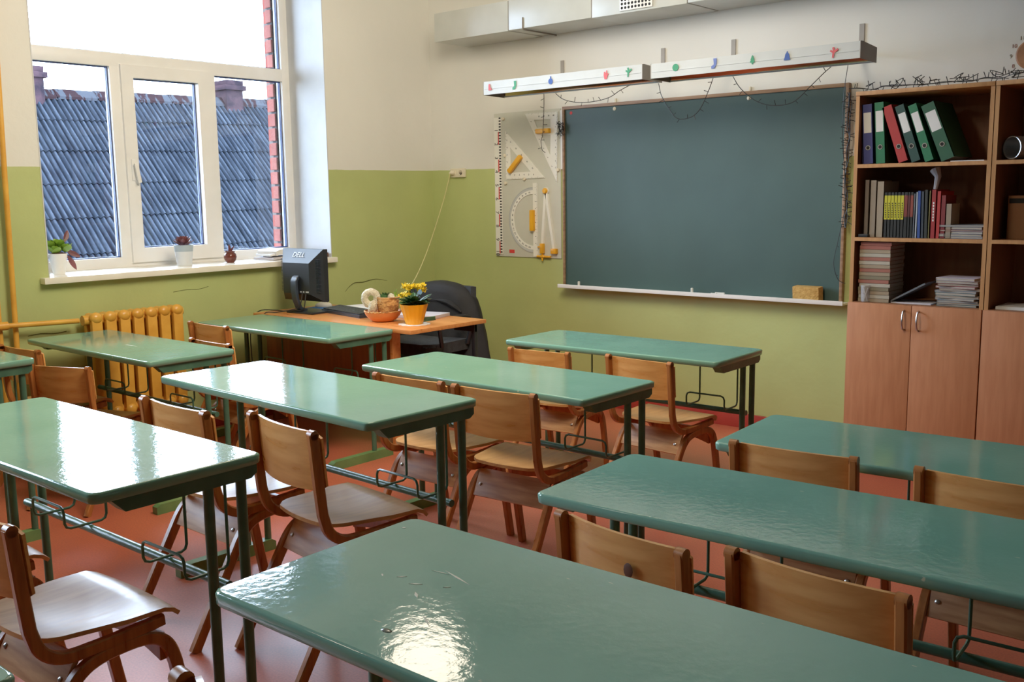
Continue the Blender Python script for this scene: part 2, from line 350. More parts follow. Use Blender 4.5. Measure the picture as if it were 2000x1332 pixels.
    def build(s, name, mats, parent=None, smooth=35, loc=None, rz=0):
        me = bpy.data.meshes.new(name); bmesh.ops.recalc_face_normals(s.bm, faces=s.bm.faces[:])
        s.bm.to_mesh(me); s.bm.free()
        for m in (mats if isinstance(mats, (list, tuple)) else [mats]): me.materials.append(MT[m] if isinstance(m, str) else m)
        if smooth:
            me.polygons.foreach_set('use_smooth', [True] * len(me.polygons)); me.set_sharp_from_angle(angle=math.radians(smooth))
        o = bpy.data.objects.new(name, me); COL.objects.link(o)
        if parent: o.parent = parent
        if loc: o.location = loc
        o.rotation_euler.z = rz
        return o

def tag(o, label=None, cat=None, group=None, kind=None):
    if label: o['label'] = label
    if cat: o['category'] = cat
    if group: o['group'] = group
    if kind: o['kind'] = kind
    return o
def thing(name, label, cat, loc=(0, 0, 0), rz=0, group=None):
    o = bpy.data.objects.new(name, None); COL.objects.link(o); o.empty_display_size = .05; o.location = loc; o.rotation_euler.z = rz
    return tag(o, label, cat, group)
def struct(o): o['kind'] = 'structure'; return o
def copy_tree(o, parent=None):
    c = o.copy(); COL.objects.link(c); c.parent = parent
    for ch in o.children: copy_tree(ch, c)
    return c
def arc(c, r, a0, a1, n):
    return [(c[0] + r * math.cos(math.radians(a0 + (a1 - a0) * i / n)), c[1] + r * math.sin(math.radians(a0 + (a1 - a0) * i / n))) for i in range(n + 1)]
def rrect(x0, x1, y0, y1, r, n=4):
    return arc((x1 - r, y0 + r), r, -90, 0, n) + arc((x1 - r, y1 - r), r, 0, 90, n) + arc((x0 + r, y1 - r), r, 90, 180, n) + arc((x0 + r, y0 + r), r, 180, 270, n)
def smooth_path(pts, n=6):
    P = [Vector(p) for p in pts]; out = []
    for i in range(len(P) - 1):
        a, b, c, d = P[max(i - 1, 0)], P[i], P[i + 1], P[min(i + 2, len(P) - 1)]
        for k in range(n):
            t = k / n; out.append(.5 * ((2 * b) + (c - a) * t + (2 * a - 5 * b + 4 * c - d) * t * t + (-a + 3 * b - 3 * c + d) * t ** 3))
    out.append(P[-1]); return out

# ------------------------------------------------------------------ room shell
RX, RY, RZ = 7.2, -8.0, 3.3
struct(MB().box(-.2, RX + .2, RY - .2, .2, -.12, 0).build('floor', 'floor', smooth=0))
struct(MB().box(-.58, RX + .2, RY - .2, .2, RZ, RZ + .15).build('ceiling', 'ceil', smooth=0))
struct(MB().box(-.38, RX + .2, 0, .2, 0, RZ).build('wall_back', 'wall', smooth=0))
struct(MB().box(RX, RX + .2, RY, 0, 0, RZ).build('wall_right', 'walldim', smooth=0))
struct(MB().box(-.38, RX + .2, RY - .2, RY, 0, RZ).build('wall_front', 'walldim', smooth=0))
WINS = [(-2.932, -.99), (-6.25, -4.308)]
ZS, ZT = .972, 3.0
m = MB()
ys = [RY] + [v for w in sorted(WINS) for v in w] + [0]
for i in range(0, len(ys), 2): m.box(-.45, 0, ys[i], ys[i + 1], 0, RZ)
for a, b in WINS: m.box(-.45, 0, a, b, 0, ZS); m.box(-.45, 0, a, b, ZT, RZ)
wl = struct(m.build('wall_left', 'wall', smooth=0))
# plaster cracks in the window wall
m = MB()
m.tube(smooth_path([(.0005, -.885, .756), (.0005, -.846, .789), (.0005, -.798, .812), (.0005, -.75, .812), (.0005, -.714, .812), (.0005, -.646, .822), (.0005, -.583, .823), (.0005, -.49, .805)], 4), [.001 + .0022 * math.sin(PI * i / 28) for i in range(29)], 5)
m.tube(smooth_path([(.0005, -3.07, .70), (.0005, -3.0, .706), (.0005, -2.93, .698), (.0005, -2.86, .703)], 4), .0022, 5)
m.tube(smooth_path([(.0005, -2.2, .865), (.0005, -2.1, .872), (.0005, -2.03, .868), (.0005, -1.96, .88)], 4), .0014, 5)
m.build('crack', 'crack', wl)
# outer brick skin with toothed jambs
m = MB()
oy = [RY] + [v for a, b in sorted(WINS) for v in (a + .06, b - .06)] + [.2]
for i in range(0, len(oy), 2): m.box(-.57, -.45, oy[i], oy[i + 1], -.1, RZ)
for a, b in WINS: m.box(-.57, -.45, a + .06, b - .06, -.1, 1.0); m.box(-.57, -.45, a + .06, b - .06, 2.95, RZ)
bs = struct(m.build('wall_outside', 'brick', smooth=0))
m = MB(); m2 = MB()
for a, b in WINS:
    for k in range(20):
        z = 1.0 + k * .1; r = random.uniform(-.004, .004)
        m.box(-.515 - (k % 2) * .004, -.455, b - .085 + r, b - .055, z + .007, z + .093, bev=.004)
        m.box(-.515 - (k % 2) * .004, -.455, a + .055, a + .085 + r, z + .007, z + .093, bev=.004)
    m2.box(-.505, -.455, b - .075, b - .055, 1.0, 2.95); m2.box(-.505, -.455, a + .055, a + .075, 1.0, 2.95)
m.build('brick_jamb', 'brickf', bs, smooth=0); m2.build('mortar_joint', 'mortar', bs, smooth=0)
# white reveals
tn = 0
for a, b in WINS:
    tn += 1; m = MB()
    m.box(-.38, .002, b - .006, b + .0, 1.007, ZT); m.box(-.38, .002, a, a + .006, 1.007, ZT); m.box(-.38, .002, a, b, ZT - .006, ZT)
    struct(m.build('trim_%d' % tn, 'whitepaint', smooth=0))
struct(MB().box(0, RX, -.022, 0, 0, .087, bev=.003).build('baseboard_back', 'baseb'))
struct(MB().box(0, .022, RY, -.022, 0, .087, bev=.003).build('baseboard_left', 'baseb'))

def window(n, y0, y1):
    """three lights below one large pane, tilt-turn sash in the middle"""
    o = (y0 + 2.932)
    Y = lambda v: v + o
    x0, x1 = -.45, -.38
    m = MB(); f = .0
    m.box(x0, x1, Y(-2.93), Y(-2.865), 1.007, 2.99, bev=.004); m.box(x0, x1, Y(-1.055), Y(-.992), 1.007, 2.99, bev=.004)
    m.box(x0, x1, Y(-2.87), Y(-1.05), .972, 1.067, bev=.004); m.box(x0, x1, Y(-2.87), Y(-1.05), 2.205, 2.287, bev=.004); m.box(x0, x1, Y(-2.87), Y(-1.05), 2.93, 2.99, bev=.004)
    m.box(x0, x1, Y(-2.304), Y(-2.2), 1.06, 2.21, bev=.004); m.box(x0, x1, Y(-1.66), Y(-1.587), 1.06, 2.21, bev=.004)
    w = struct(m.build('window_%d' % n, 'white'))
    s = MB().ring([(Y(-2.242), 1.03), (Y(-1.61), 1.03), (Y(-1.61), 2.222), (Y(-2.242), 2.222)], [(Y(-2.164), 1.118), (Y(-1.722), 1.118), (Y(-1.722), 2.147), (Y(-2.164), 2.147)], x1 - .05, x1 + .018, 'yz').build('sash', 'white', w)
    h = MB(); h.box(x1 + .018, x1 + .026, Y(-2.215), Y(-2.187), 1.53, 1.66, bev=.003); h.tube([(x1 + .02, Y(-2.2), 1.62), (x1 + .05, Y(-2.2), 1.62)], .009, 8)
    h.box(x1 + .044, x1 + .058, Y(-2.212), Y(-2.188), 1.515, 1.635, M=Matrix.Translation((0, Y(-2.2), 1.62)) @ Matrix.Rotation(.16, 4, 'X') @ Matrix.Translation((0, -Y(-2.2), -1.62)), bev=.004)
    h.build('window_handle', 'white', w)
    g = MB()
    for a, b, c, d in ((-2.87, -2.3, 1.06, 2.21), (-2.17, -1.715, 1.11, 2.155), (-1.59, -1.05, 1.06, 2.21), (-2.87, -1.05, 2.28, 2.935)): g.box(-.418, -.414, Y(a), Y(b), c, d)
    g.build('window_pane', 'glass', w, smooth=0)
    k = MB()
    for a, b, c, d in ((-2.865, -2.304, 1.067, 2.205), (-2.164, -1.722, 1.118, 2.147), (-1.587, -1.055, 1.067, 2.205), (-2.865, -1.055, 2.287, 2.93)):
        a, b = Y(a), Y(b); t = .006
        k.ring([(a - .002, c - .002), (b + .002, c - .002), (b + .002, d + .002), (a - .002, d + .002)], [(a + t, c + t), (b - t, c + t), (b - t, d - t), (a + t, d - t)], -.413, -.404, 'yz')
        k.ring([(a - .002, c - .002), (b + .002, c - .002), (b + .002, d + .002), (a - .002, d + .002)], [(a + t, c + t), (b - t, c + t), (b - t, d - t), (a + t, d - t)], -.43, -.4185, 'yz')
    k.build('gasket', 'seal', w, smooth=0)
    sl = MB(); sl.box(-.38, .0005, Y(-2.926), Y(-.996), ZS, 1.007, bev=.006); sl.box(.001, .06, Y(-2.982), Y(-.985), ZS, 1.007, bev=.006)
    sl.build('window_sill', 'sill', w)
window(1, *WINS[0]); window(2, *WINS[1])

# ------------------------------------------------------------------ outside: neighbouring house
house = thing('neighbouring_house', 'old house outside the window with weathered grey corrugated roof', 'building', (-16, 9, -4))
def ridge_z(y): return 4.06 + (y - 6.1) * .019
m = MB(); pitch = .142; Ys = [(-4 + i * pitch / 6) for i in range(int(28 / (pitch / 6)))]
rows = [0] + [1.05 + 1.1 * i for i in range(9)]
for r in range(len(rows) - 1):
    g = []
    for t, lift in ((rows[r] - (.1 if r else 0), .0), (rows[r + 1], .035)):
        line = []
        for y in Ys:
            ph = 2 * PI * y / pitch; jit = .012 * noise.noise(Vector((math.floor(y / 1.13) * 3.7, r * 5.1, 0)))
            h = .030 * math.sin(ph) + lift + jit; tt = t + (.02 * noise.noise(Vector((math.floor(y / 1.13) * 2.1, r * 3.3, 4))) if r < 8 else 0)
            x = -20 + tt * .7071 + h * .7071; z = ridge_z(y) - tt * .7071 + h * .7071
            line.append((x + 16, y - 9, z + 4))
        g.append(line)
    m.sheet(g)
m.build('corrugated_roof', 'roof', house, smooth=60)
MB().prism([(-20 + 16, 7.9), (-14 + 16, 1.9), (-14 + 16, 1.8), (-20 + 16, 7.8)], -13, 15, 'xz').build('roof_boarding', 'dark', house, smooth=0)
m = MB()
for i in range(26):
    y = -4 + i * 1.05; z = ridge_z(y)
    m.prism([(-19.80 + 16, z - .09 + 4), (-19.97 + 16, z + .10 + 4), (-20.07 + 16, z + .10 + 4), (-20.3 + 16, z - .12 + 4), (-20.3 + 16, z - .16 + 4), (-19.80 + 16, z - .16 + 4)], y - 9, y + 1.08 - 9, 'xz')
m.build('ridge_cap', 'rust', house, smooth=0)
m = MB(); m.box(-14 + 16, -13.8 + 16, -13, 15, 0, 2.0); m.box(-26 + 16, -25.8 + 16, -13, 15, 0, 2.0)
m.prism([(-14 + 16, 1.9), (-20 + 16, 7.7), (-26 + 16, 1.9), (-26 + 16, 0), (-14 + 16, 0)], 14.8, 15, 'xz'); m.prism([(-14 + 16, 1.9), (-20 + 16, 7.5), (-26 + 16, 1.9), (-26 + 16, 0), (-14 + 16, 0)], -13, -12.8, 'xz')
m.build('brick_wall', 'brick', house, smooth=0)
for yc, w, top, cap in ((11.6, .66, 4.72, True), (6.0, .42, 4.66, False)):
    m = MB(); x = -20 + 16; y = yc - 9
    m.box(x - .3, x + .3, y - w / 2 + .06, y + w / 2 - .06, 7.6, top - .28 + 4)
    m.box(x - .38, x + .38, y - w / 2 - .02, y + w / 2 + .02, top - .28 + 4, top - .14 + 4, bev=.02); m.box(x - .33, x + .33, y - w / 2 + .05, y + w / 2 - .05, top - .14 + 4, top + 4, bev=.02)
    ch = m.build('chimney', mat('sooty_brick_%d' % int(yc), rgb(46, 34, 38), .9, rgb(26, 22, 27), nscale=4, bump=.5, bscale=20, spec=0), house)
    if cap: MB().tube([(x, y + .06, top + 4), (x, y + .06, top + .28 + 4)], .15, 12).build('chimney_pipe', 'alu', ch)
struct(MB().box(-60, -.6, -40, 50, -4.2, -4).build('ground', mat('outdoor_ground', rgb(90, 96, 80), .95), smooth=0))

# ------------------------------------------------------------------ desks
DL, DD = 1.209, .457
def make_desk(h):
    r = thing('student_desk', '', 'desk')
    m = MB(); pts = rrect(0, DL, 0, DD, .022, 3); n = len(pts)
    prof = [(.005, -.027), (.001, -.023), (0, -.005), (.002, -.0015), (.006, 0)]
    cx, cy = DL / 2, DD / 2; rings = []
    for ins, dz in prof:
        rings.append([m.bm.verts.new((x + (ins if x < cx else -ins), y + (ins if y < cy else -ins), h + dz)) for x, y in pts])
    for i in range(len(rings) - 1):
        for k in range(n): m.bm.faces.new((rings[i][k], rings[i][(k + 1) % n], rings[i + 1][(k + 1) % n], rings[i + 1][k]))
    m.bm.faces.new(rings[0][::-1]); m.bm.faces.new(rings[-1])
    o = m.build('tabletop', 'desk', r, smooth=50)
    for pl in o.data.polygons:
        if abs(pl.normal.z) > .99: pl.use_smooth = False
    for u in (.034, DL - .034):
        m = MB(); m.prism([(.05, h - .027), (.085, h - .062), (DD - .03, h - .062), (DD - .012, h - .05), (DD - .012, h - .027)], u - .022, u + .022, 'yz'); m.build('end_rail', 'deskmetal', r, smooth=0)
        for v in (.314, .409):
            MB().tube([(u, v, .04), (u, v, h - .06)], .0135, 14).build('leg', 'deskmetal', r)
        m = MB(); m.prism([(.009, .0), (.433, .0), (.433, .034), (.415, .046), (.03, .046), (.009, .034)], u - .02, u + .02, 'yz'); m.build('foot_bar', 'deskfoot', r, smooth=0)
    zs = h * .57
    MB().tube([(.034, .358, zs), (DL - .034, .358, zs)], .0125, 12).build('stretcher', 'deskmetal', r)
    for u0 in (.26, .90):
        u1 = u0 + .2; z = zs + .017; zt = h - .027; R = .018
        pth = [(u0, .41, zt), (u0, .41, z + R), (u0, .41 - R * .3, z + R * .3), (u0, .41 - R, z), (u0, .28 + R, z), (u0, .28 + R * .3, z + R * .3), (u0, .28, z + R), (u0, .28, z + .065 - R), (u0 + R * .3, .28, z + .065 - R * .3), (u0 + R, .28, z + .065),
               (u1 - R, .28, z + .065), (u1 - R * .3, .28, z + .065 - R * .3), (u1, .28, z + .065 - R), (u1, .28, z + R), (u1, .28 + R * .3, z + R * .3), (u1, .28 + R, z), (u1, .41 - R, z), (u1, .41 - R * .3, z + R * .3), (u1, .41, z + R), (u1, .41, zt)]
        MB().tube(pth, .0042, 8).build('book_rack', 'deskmetal', r)
    return r
G = 'green two-seat school desks'
DESKS = [
 (2.097, -1.588, .683, 1.4, 'small green-topped school desk standing directly in front of the chalkboard'),
 (2.172, -2.611, .704, -.68, 'green school desk in the middle, behind the front desk before the chalkboard'),
 (2.070, -3.487, .773, -1.73, 'green school desk with half its top glaring white, behind the radiator-side desk'),
 (2.117, -4.383, .775, .71, 'large green school desk at left foreground almost wholly whitened by window glare'),
 (.158, -3.149, .707, .16, 'green school desk standing right beside the yellow radiator'),
 (.220, -2.191, .700, .30, 'green school desk pushed up against the front of the teacher\'s desk'),
 (3.977, -2.779, .679, 4.0, 'green school desk nearest to the tall beech shelf cabinet'),
 (3.941, -3.575, .707, 3.17, 'dull green school desk on the right, second back from the shelf cabinet'),
 (4.067, -4.538, .804, 1.15, 'nearest green school desk with a warm lamp reflection and scratches on its top'),
 (.062, -4.044, .775, .3, 'green school desk at the left photo edge with only its right corner showing'),
 (2.862, -5.30, .775, .3, 'green school desk at the bottom left photo corner, barely showing its rear edge'),
]
dproto = {}; DR = []
for x, y, h, a, lab in DESKS:
    if h not in dproto: r = dproto[h] = make_desk(h)
    else: r = copy_tree(dproto[h])
    r.location = (x, y, 0); r.rotation_euler.z = math.radians(a); r['label'] = lab; r['group'] = G; DR.append(r)

MT['worn'] = mat('worn_paint_scratch', rgb(206, 206, 180), .4); MT['dent'] = mat('dark_dent', rgb(40, 62, 58), .15)
def mark(m, a, b, w, z):
    a, b = Vector(a), Vector(b); d = (b - a).normalized(); n = Vector((-d.y, d.x)) * w; mid = (a + b) / 2
    m.prism([tuple(a), tuple(mid - n), tuple(b), tuple(mid + n)], z - .0004, z + .0005, 'xy')
z = .804
for a, b, w in (((.244, .289), (.318, .268), .0022), ((.225, .276), (.262, .281), .0012), ((.236, .212), (.256, .224), .002), ((.268, .195), (.288, .180), .003), ((.2, .22), (.212, .232), .0015), ((.29, .235), (.3, .243), .0012), ((.03, .395), (.038, .40), .0025), ((.17, .215), (.18, .208), .0015), ((.34, .14), (.375, .118), .002)): m = MB(); mark(m, a, b, w, z); m.build('scratch', 'worn', DR[8], smooth=0)
MB().blob((.336, .070, .8036), .011, (1, .6, .12), 2).build('paint_dent', 'dent', DR[8])
m = MB(); mark(m, (.618, .214), (.736, .217), .004, .707); m.build('scratch', 'worn', DR[4], smooth=0)

# ------------------------------------------------------------------ chairs (origin: floor below the middle between the back posts, facing +y)
def make_chair():
    r = thing('school_chair', '', 'chair'); S = .182
    post = [(-.004, .742), (.0, .70), (.008, .60), (.018, .50)] + [(.118 - .093 * math.cos(math.radians(a)), .482 - .078 * math.sin(math.radians(a))) for a in range(10, 91, 10)] + [(.20, .405), (.30, .410), (.345, .414)]
    post = [(y, z) for y, z in post]
    arch = [(-.087, .0), (.09, .313), (.115, .345), (.15, .368), (.20, .380), (.27, .383), (.315, .375), (.345, .355), (.362, .325), (.372, .29), (.425, 0)]
    for sx in (-1, 1):
        m = MB(); m.strip(post, sx * S, .024, .030)
        m.tube([(sx * S - .012, -.0035, .739), (sx * S + .012, -.0035, .739)], .0143, 12)
        m.build('back_post', 'frame', r)
        MB().strip(smooth_seg(arch), sx * S, .026, .032).build('leg_arch', 'frame', r)
    # backrest panel, bowed towards the rear in the middle
    g = []
    for i in range(9):
        z = .568 + .172 * i / 8; row = []
        for j in range(17):
            u = -1 + 2 * j / 16; x = u * .192; y = .017 - .036 * (1 - u * u) + .012 * (.74 - z) / .17
            zz = z + (.006 * (1 - u * u) * (1 if i > 4 else -1) * (abs(i - 4) / 4)) - (.014 * max(0, abs(u) - .9) / .1 * (1 if i > 4 else -1) * (abs(i - 4) / 4) ** 4)
            row.append((x, y, zz))
        g.append(row)
    MB().sheet(g, .009).build('backrest', 'veneer', r)
    g = []
    for i in range(15):
        t = i / 14; y = .045 + .345 * t; w = .158 + (.2 - .158) * min(1, t * 1.7)
        if t < .12: w -= .035 * (1 - t / .12) ** 1.5
        if t > .85: w -= .022 * ((t - .85) / .15) ** 2.2
        row = []
        for j in range(13):
            u = -1 + 2 * j / 12
            z = .437 - .012 * math.sin(PI * min(1, t * 1.15)) * (1 - u * u) + .006 * (1 - t) - .030 * max(0, (t - .86) / .14) ** 1.6
            yy = y + .010 * (1 - u * u) * (1 if t > .9 else 0) - (.014 * (1 - u * u) if t < .1 else 0)
            row.append((u * w, yy, z))
        g.append(row)
    MB().sheet(g, -.011).build('seat', 'seatveneer', r)
    m = MB(); Ma = Matrix.Translation((0, .118, .343)) @ Matrix.Rotation(-.515, 4, 'X')
    m.box(-.168, .168, -.018, -.004, -.062, .05, M=Ma, bev=.003); ap = m.build('rear_apron', 'apron', r)
    for sx in (-1, 1): MB().lathe([(.007, 0), (.007, .003), (.003, .005)], 10, M=Ma @ Matrix.Translation((sx * .145, -.018, -.015)) @ Matrix.Rotation(PI / 2, 4, 'X')).build('bolt', 'steel', ap)
    m = MB(); n = 12
    pts = [(-.170, .372), (.170, .372)] + [(.170 - .34 * i / n, .300 + .028 * math.sin(PI * i / n)) for i in range(n + 1)]
    m.prism(pts, .338, .354, 'xz'); m.build('front_rail', 'frame', r, smooth=30)
    return r
def smooth_seg(p):
    P = [(a, b, 0) for a, b in p]; q = smooth_path(P[1:-1], 3)
    return [p[0]] + [(v.x, v.y) for v in q] + [p[-1]]
CHAIRS = [
 (2.421, -1.703, 6.2, .90, 'plywood school chair, left one pushed in at the desk before the chalkboard'),
 (3.019, -1.739, -3.9, .93, 'plywood school chair, right one at the desk before the chalkboard'),
 (2.617, -2.744, 2.8, .96, 'plywood school chair, left one at the middle desk, mostly hidden behind its neighbour'),
 (3.071, -2.752, 4.8, .97, 'plywood school chair in mid room showing whole backrest and worn seat'),
 (2.529, -3.695, -.6, 1.02, 'plywood school chair whose backrest shows just behind the glaring left foreground desk'),
 (2.993, -3.614, -7.5, 1.01, 'plywood school chair standing turned slightly, its whole seat lit, beside the nearest desk'),
 (.46, -3.31, 4.9, .95, 'small plywood chair by the heating pipe near the left wall'),
 (.94, -3.34, 22, .90, 'plywood chair turned askew in front of the desk by the radiator'),
 (.625, -2.365, -1.1, .985, 'plywood chair tucked at the desk against the teacher\'s desk, left of its table legs'),
 (1.03, -2.612, -1.1, .945, 'plywood chair whose thin top edge peeks over the radiator-side desk'),
 (3.085, -4.52, 1.0, .975, 'nearest whole plywood chair at left foreground, seat and bent legs in view'),
 (2.46, -4.56, 1.0, .975, 'plywood chair cut by the left photo edge beside the nearest whole chair'),
 (4.253, -3.666, -7.0, .945, 'plywood chair with a dark knot stain on its backrest, behind the nearest desk'),
 (4.681, -3.646, -3.6, .955, 'plywood chair with dark brown backrest, right of the knot-stained chair'),
 (4.245, -2.812, 5.0, .945, 'plywood chair at the desk nearest the cabinet, left of the pair'),
 (4.757, -2.785, 1.0, .945, 'plywood chair at the desk nearest the cabinet, cut by the right photo edge'),
 (4.41, -4.70, -6.0, 1.03, 'plywood chair whose backrest corner pokes in at the bottom photo edge'),
]
cproto = make_chair()
for i, (x, y, a, k, lab) in enumerate(CHAIRS):
    r = cproto if i == 0 else copy_tree(cproto)
    r.location = (x, y, 0); r.rotation_euler.z = math.radians(a); r.scale = (k, k, k); r['label'] = lab; r['group'] = 'bent plywood school chairs'
    if i == 12:
        m = MB(); m.blob((.045, -.0195, .668), .014, (1, .12, 1.3), 2); m.build('knot_stain', mat('dark_knot', rgb(90, 52, 28), .5), r)

# ------------------------------------------------------------------ radiator and pipes
r = thing('radiator', 'yellow cast iron radiator below the window', 'radiator', (.09, -2.5, 0))
for i in range(7):
    y = -.25 + i * .082
    m = MB(); prof = []
    m.box(.016, .052, y - .031, y + .031, .22, .77, bev=.010); m.box(-.052, -.016, y - .031, y + .031, .22, .77, bev=.010)
    m.tube([(-.045, y, .765), (.045, y, .765)], .033, 12); m.tube([(-.045, y, .235), (.045, y, .235)], .033, 12)
    m.blob((.035, y, .772), .038, (.75, 1, .9), 2); m.blob((.045, y, .235), .034, (.7, 1, 1), 2)
    m.build('radiator_section', 'rad', r)
MB().tube([(0, -.31, .762), (0, .292, .762)], .028, 12).build('connecting_tube', 'rad', r); MB().tube([(0, -.29, .24), (0, .275, .24)], .026, 12).build('connecting_tube', 'rad', r)
m = MB(); m.tube([(-.03, -.1, .0), (-.03, -.1, .2)], .012, 8); m.tube([(-.03, .15, 0), (-.03, .15, .2)], .012, 8); m.build('support_foot', 'rad', r)
m = MB(); m.tube([(.09, -2.83, .764), (.09, -3.235, .778), (.09, -3.6, .778)], .014, 12)
m.tube([(.09, -3.205, .778), (.09, -3.255, .778)], .022, 12)
p = m.build('radiator_feed_pipe', 'rad'); tag(p, 'yellow horizontal pipe running from the radiator to the left edge', 'pipe')
m = MB(); m.tube([(.045, -3.10, 3.3), (.045, -3.135, 1.6), (.045, -3.16, 0)], .014, 12)
p = m.build('heating_riser_pipe', 'rad'); tag(p, 'yellow vertical heating pipe beside the window, floor to ceiling', 'pipe')
m = MB(); m.tube([(.055, -3.232, .94), (.055, -3.232, 0)], .013, 12)
p = m.build('heating_return_pipe', 'rad'); tag(p, 'short yellow pipe dropping to the floor at the left edge', 'pipe')

# ------------------------------------------------------------------ chalkboard
r = thing('chalkboard', 'wide dark green chalkboard with thin wooden frame on the wall', 'chalkboard', (2.24, 0, 1.38))
X = lambda v: v - 2.24
Z = lambda v: v - 1.38
MB().box(X(1.28), X(3.2), -.018, -.001, Z(.80), Z(1.968)).build('writing_surface', 'board', r, smooth=0)
m = MB(); m.box(X(1.264), X(3.215), -.03, -.001, Z(1.964), Z(1.984), bev=.002); m.box(X(1.264), X(1.28), -.03, -.001, Z(.80), Z(1.966), bev=.002); m.box(X(3.198), X(3.215), -.03, -.001, Z(.80), Z(1.966), bev=.002)
m.build('board_frame', 'boardframe', r)
m = MB(); m.box(X(1.27), X(3.25), -.09, -.001, Z(.788), Z(.80), bev=.002); m.box(X(1.27), X(3.25), -.10, -.088, Z(.788), Z(.812), bev=.003); m.build('chalk_tray', 'white', r)
m = MB()
for x in (1.68, 2.62): m.lathe([(.012, 0), (.012, .003), (.006, .005)], 12, M=Matrix.Translation((X(x), -.018, Z(1.945))) @ Matrix.Rotation(PI / 2, 4, 'X')); m.box(X(x) - .006, X(x) + .006, -.012, -.002, Z(1.98), Z(2.01), bev=.002)
m.build('mounting_screw', 'cream', r)
MB().lathe([(.011, 0), (.011, .001)], 14, M=Matrix.Translation((X(1.331), -.0182, Z(1.94))) @ Matrix.Rotation(PI / 2, 4, 'X')).build('red_dot', 'redink', r)
o = MB().box(-.08, .08, -.028, .028, 0, .082, bev=.006).build('board_sponge', 'sponge', loc=(3.03, -.055, .8005), rz=-.05); o.rotation_euler.x = .10
tag(o, 'tan rectangular sponge at the right end of the chalk tray', 'sponge')
for x, lab in ((1.414, 'white chalk stub at the left end of the chalk tray'), (2.28, 'white chalk stub on the tray under the board middle'), (2.47, 'grey-white chalk scrap lying right of the middle chalk stub')):
    m = MB()
    if x < 2.4: m.lathe([(.008, 0), (.008, .03), (.005, .033)], 10)
    else: m.tube([(-.03, 0, .008), (.03, .006, .008)], .0075, 8); m.tube([(-.05, -.015, .006), (-.01, -.02, .006)], .006, 8)
    tag(m.build('chalk_piece', 'chalk', loc=(x, -.05, .8005)), lab, 'chalk')

# ------------------------------------------------------------------ math tools board
P0 = thing('tool_panel', 'pale grey wall panel left of the chalkboard carrying drawing tools', 'panel', (.937, 0, 1.477))
MB().box(-.297, .297, -.010, -.001, -.5, .5, bev=.002).build('backing_board', 'panelgrey', P0)
m = MB()
def tb(px, py):
    u = (px - 969.6) / (1096 - 969.6); yt = 221 + (212 - 221) * u; yb = 500.7 + (507.5 - 500.7) * u
    return (.64 + .594 * u, 1.977 - 1.0 * (py - yt) / (yb - yt))
def q1(x, y): return tb(940 + x / 7.835, 200 + y / 7.835)
def q2(x, y): return tb(940 + x / 7.835, 345 + y / 7.835)
for a in (q1(385, 245), q1(405, 800), q1(410, 1225), q1(700, 1165), q1(1195, 1030)):
    m.lathe([(.010, 0), (.012, .012), (.008, .016)], 12, M=Matrix.Translation((a[0] - .937, -.01, a[1] - 1.477)) @ Matrix.Rotation(PI / 2, 4, 'X'))
m.build('holding_peg', 'cream', P0)
c = q2(485, 1150); m = MB(); m.box(c[0] - .937 - .024, c[0] - .937 + .024, -.0112, -.0098, c[1] - 1.477 - .012, c[1] - 1.477 + .012); m.build('red_sticker', 'redink', P0, smooth=0)
TXZ = Matrix.Rotation(PI / 2, 4, 'X')
def T3(x, y, z, rot=0): return Matrix.Translation((x, y, z)) @ TXZ @ Matrix.Rotation(rot, 4, 'Z')
# metre ruler
rx = .677
r = thing('metre_ruler', 'white one-metre chalkboard ruler with black and red graduations', 'ruler', (rx, -.0105, 1.47))
m = MB(); m.box(-.032, .032, -.007, 0, -.478, .478, bev=.002); m.build('ruler_body', 'toolwhite', r)
m = MB()
for k in range(48): m.box(.014, .031, -.0078, -.006, .478 - (k + .0) * .00995 * 2, .478 - (k + .5) * .00995 * 2)
for k in range(1, 11):
    m.text(str(k), .042, T3(-.013, -.0075, .478 - k * .0955 + .008, -PI / 2))
m.build('ruler_scale', 'ink', r, smooth=0)
m = MB()
for k in (1, 3, 5, 7, 9): m.box(.004, .013, -.0078, -.006, .478 - (k + 1) * .0955 + .004, .478 - k * .0955 - .004)
m.build('red_marking', 'redink', r, smooth=0)
def ticks(m, a, b, inw, n, ln, y):
    a = Vector((a[0], 0, a[1])); b = Vector((b[0], 0, b[1])); w = Vector((inw[0], 0, inw[1])).normalized(); d = (b - a).normalized()
    for i in range(1, n):
        p = a + (b - a) * i / n; l = ln * (1.8 if i % 5 == 0 else 1)
        v = [p - d * .0008, p + d * .0008, p + d * .0008 + w * l, p - d * .0008 + w * l]
        m._mark([m.bm.faces.new([m.bm.verts.new((q.x, y, q.z)) for q in v])])
def handle(parent, c, ln, ang, w=.036, dep=.028):
    m = MB(); M4 = Matrix.Translation((c[0], -.006, c[1])) @ Matrix.Rotation(-ang, 4, 'Y')
    m.box(-ln / 2, ln / 2, -dep, 0, -w / 2, w / 2, M=M4, bev=.008); return m.build('grip_handle', 'yellow', parent)
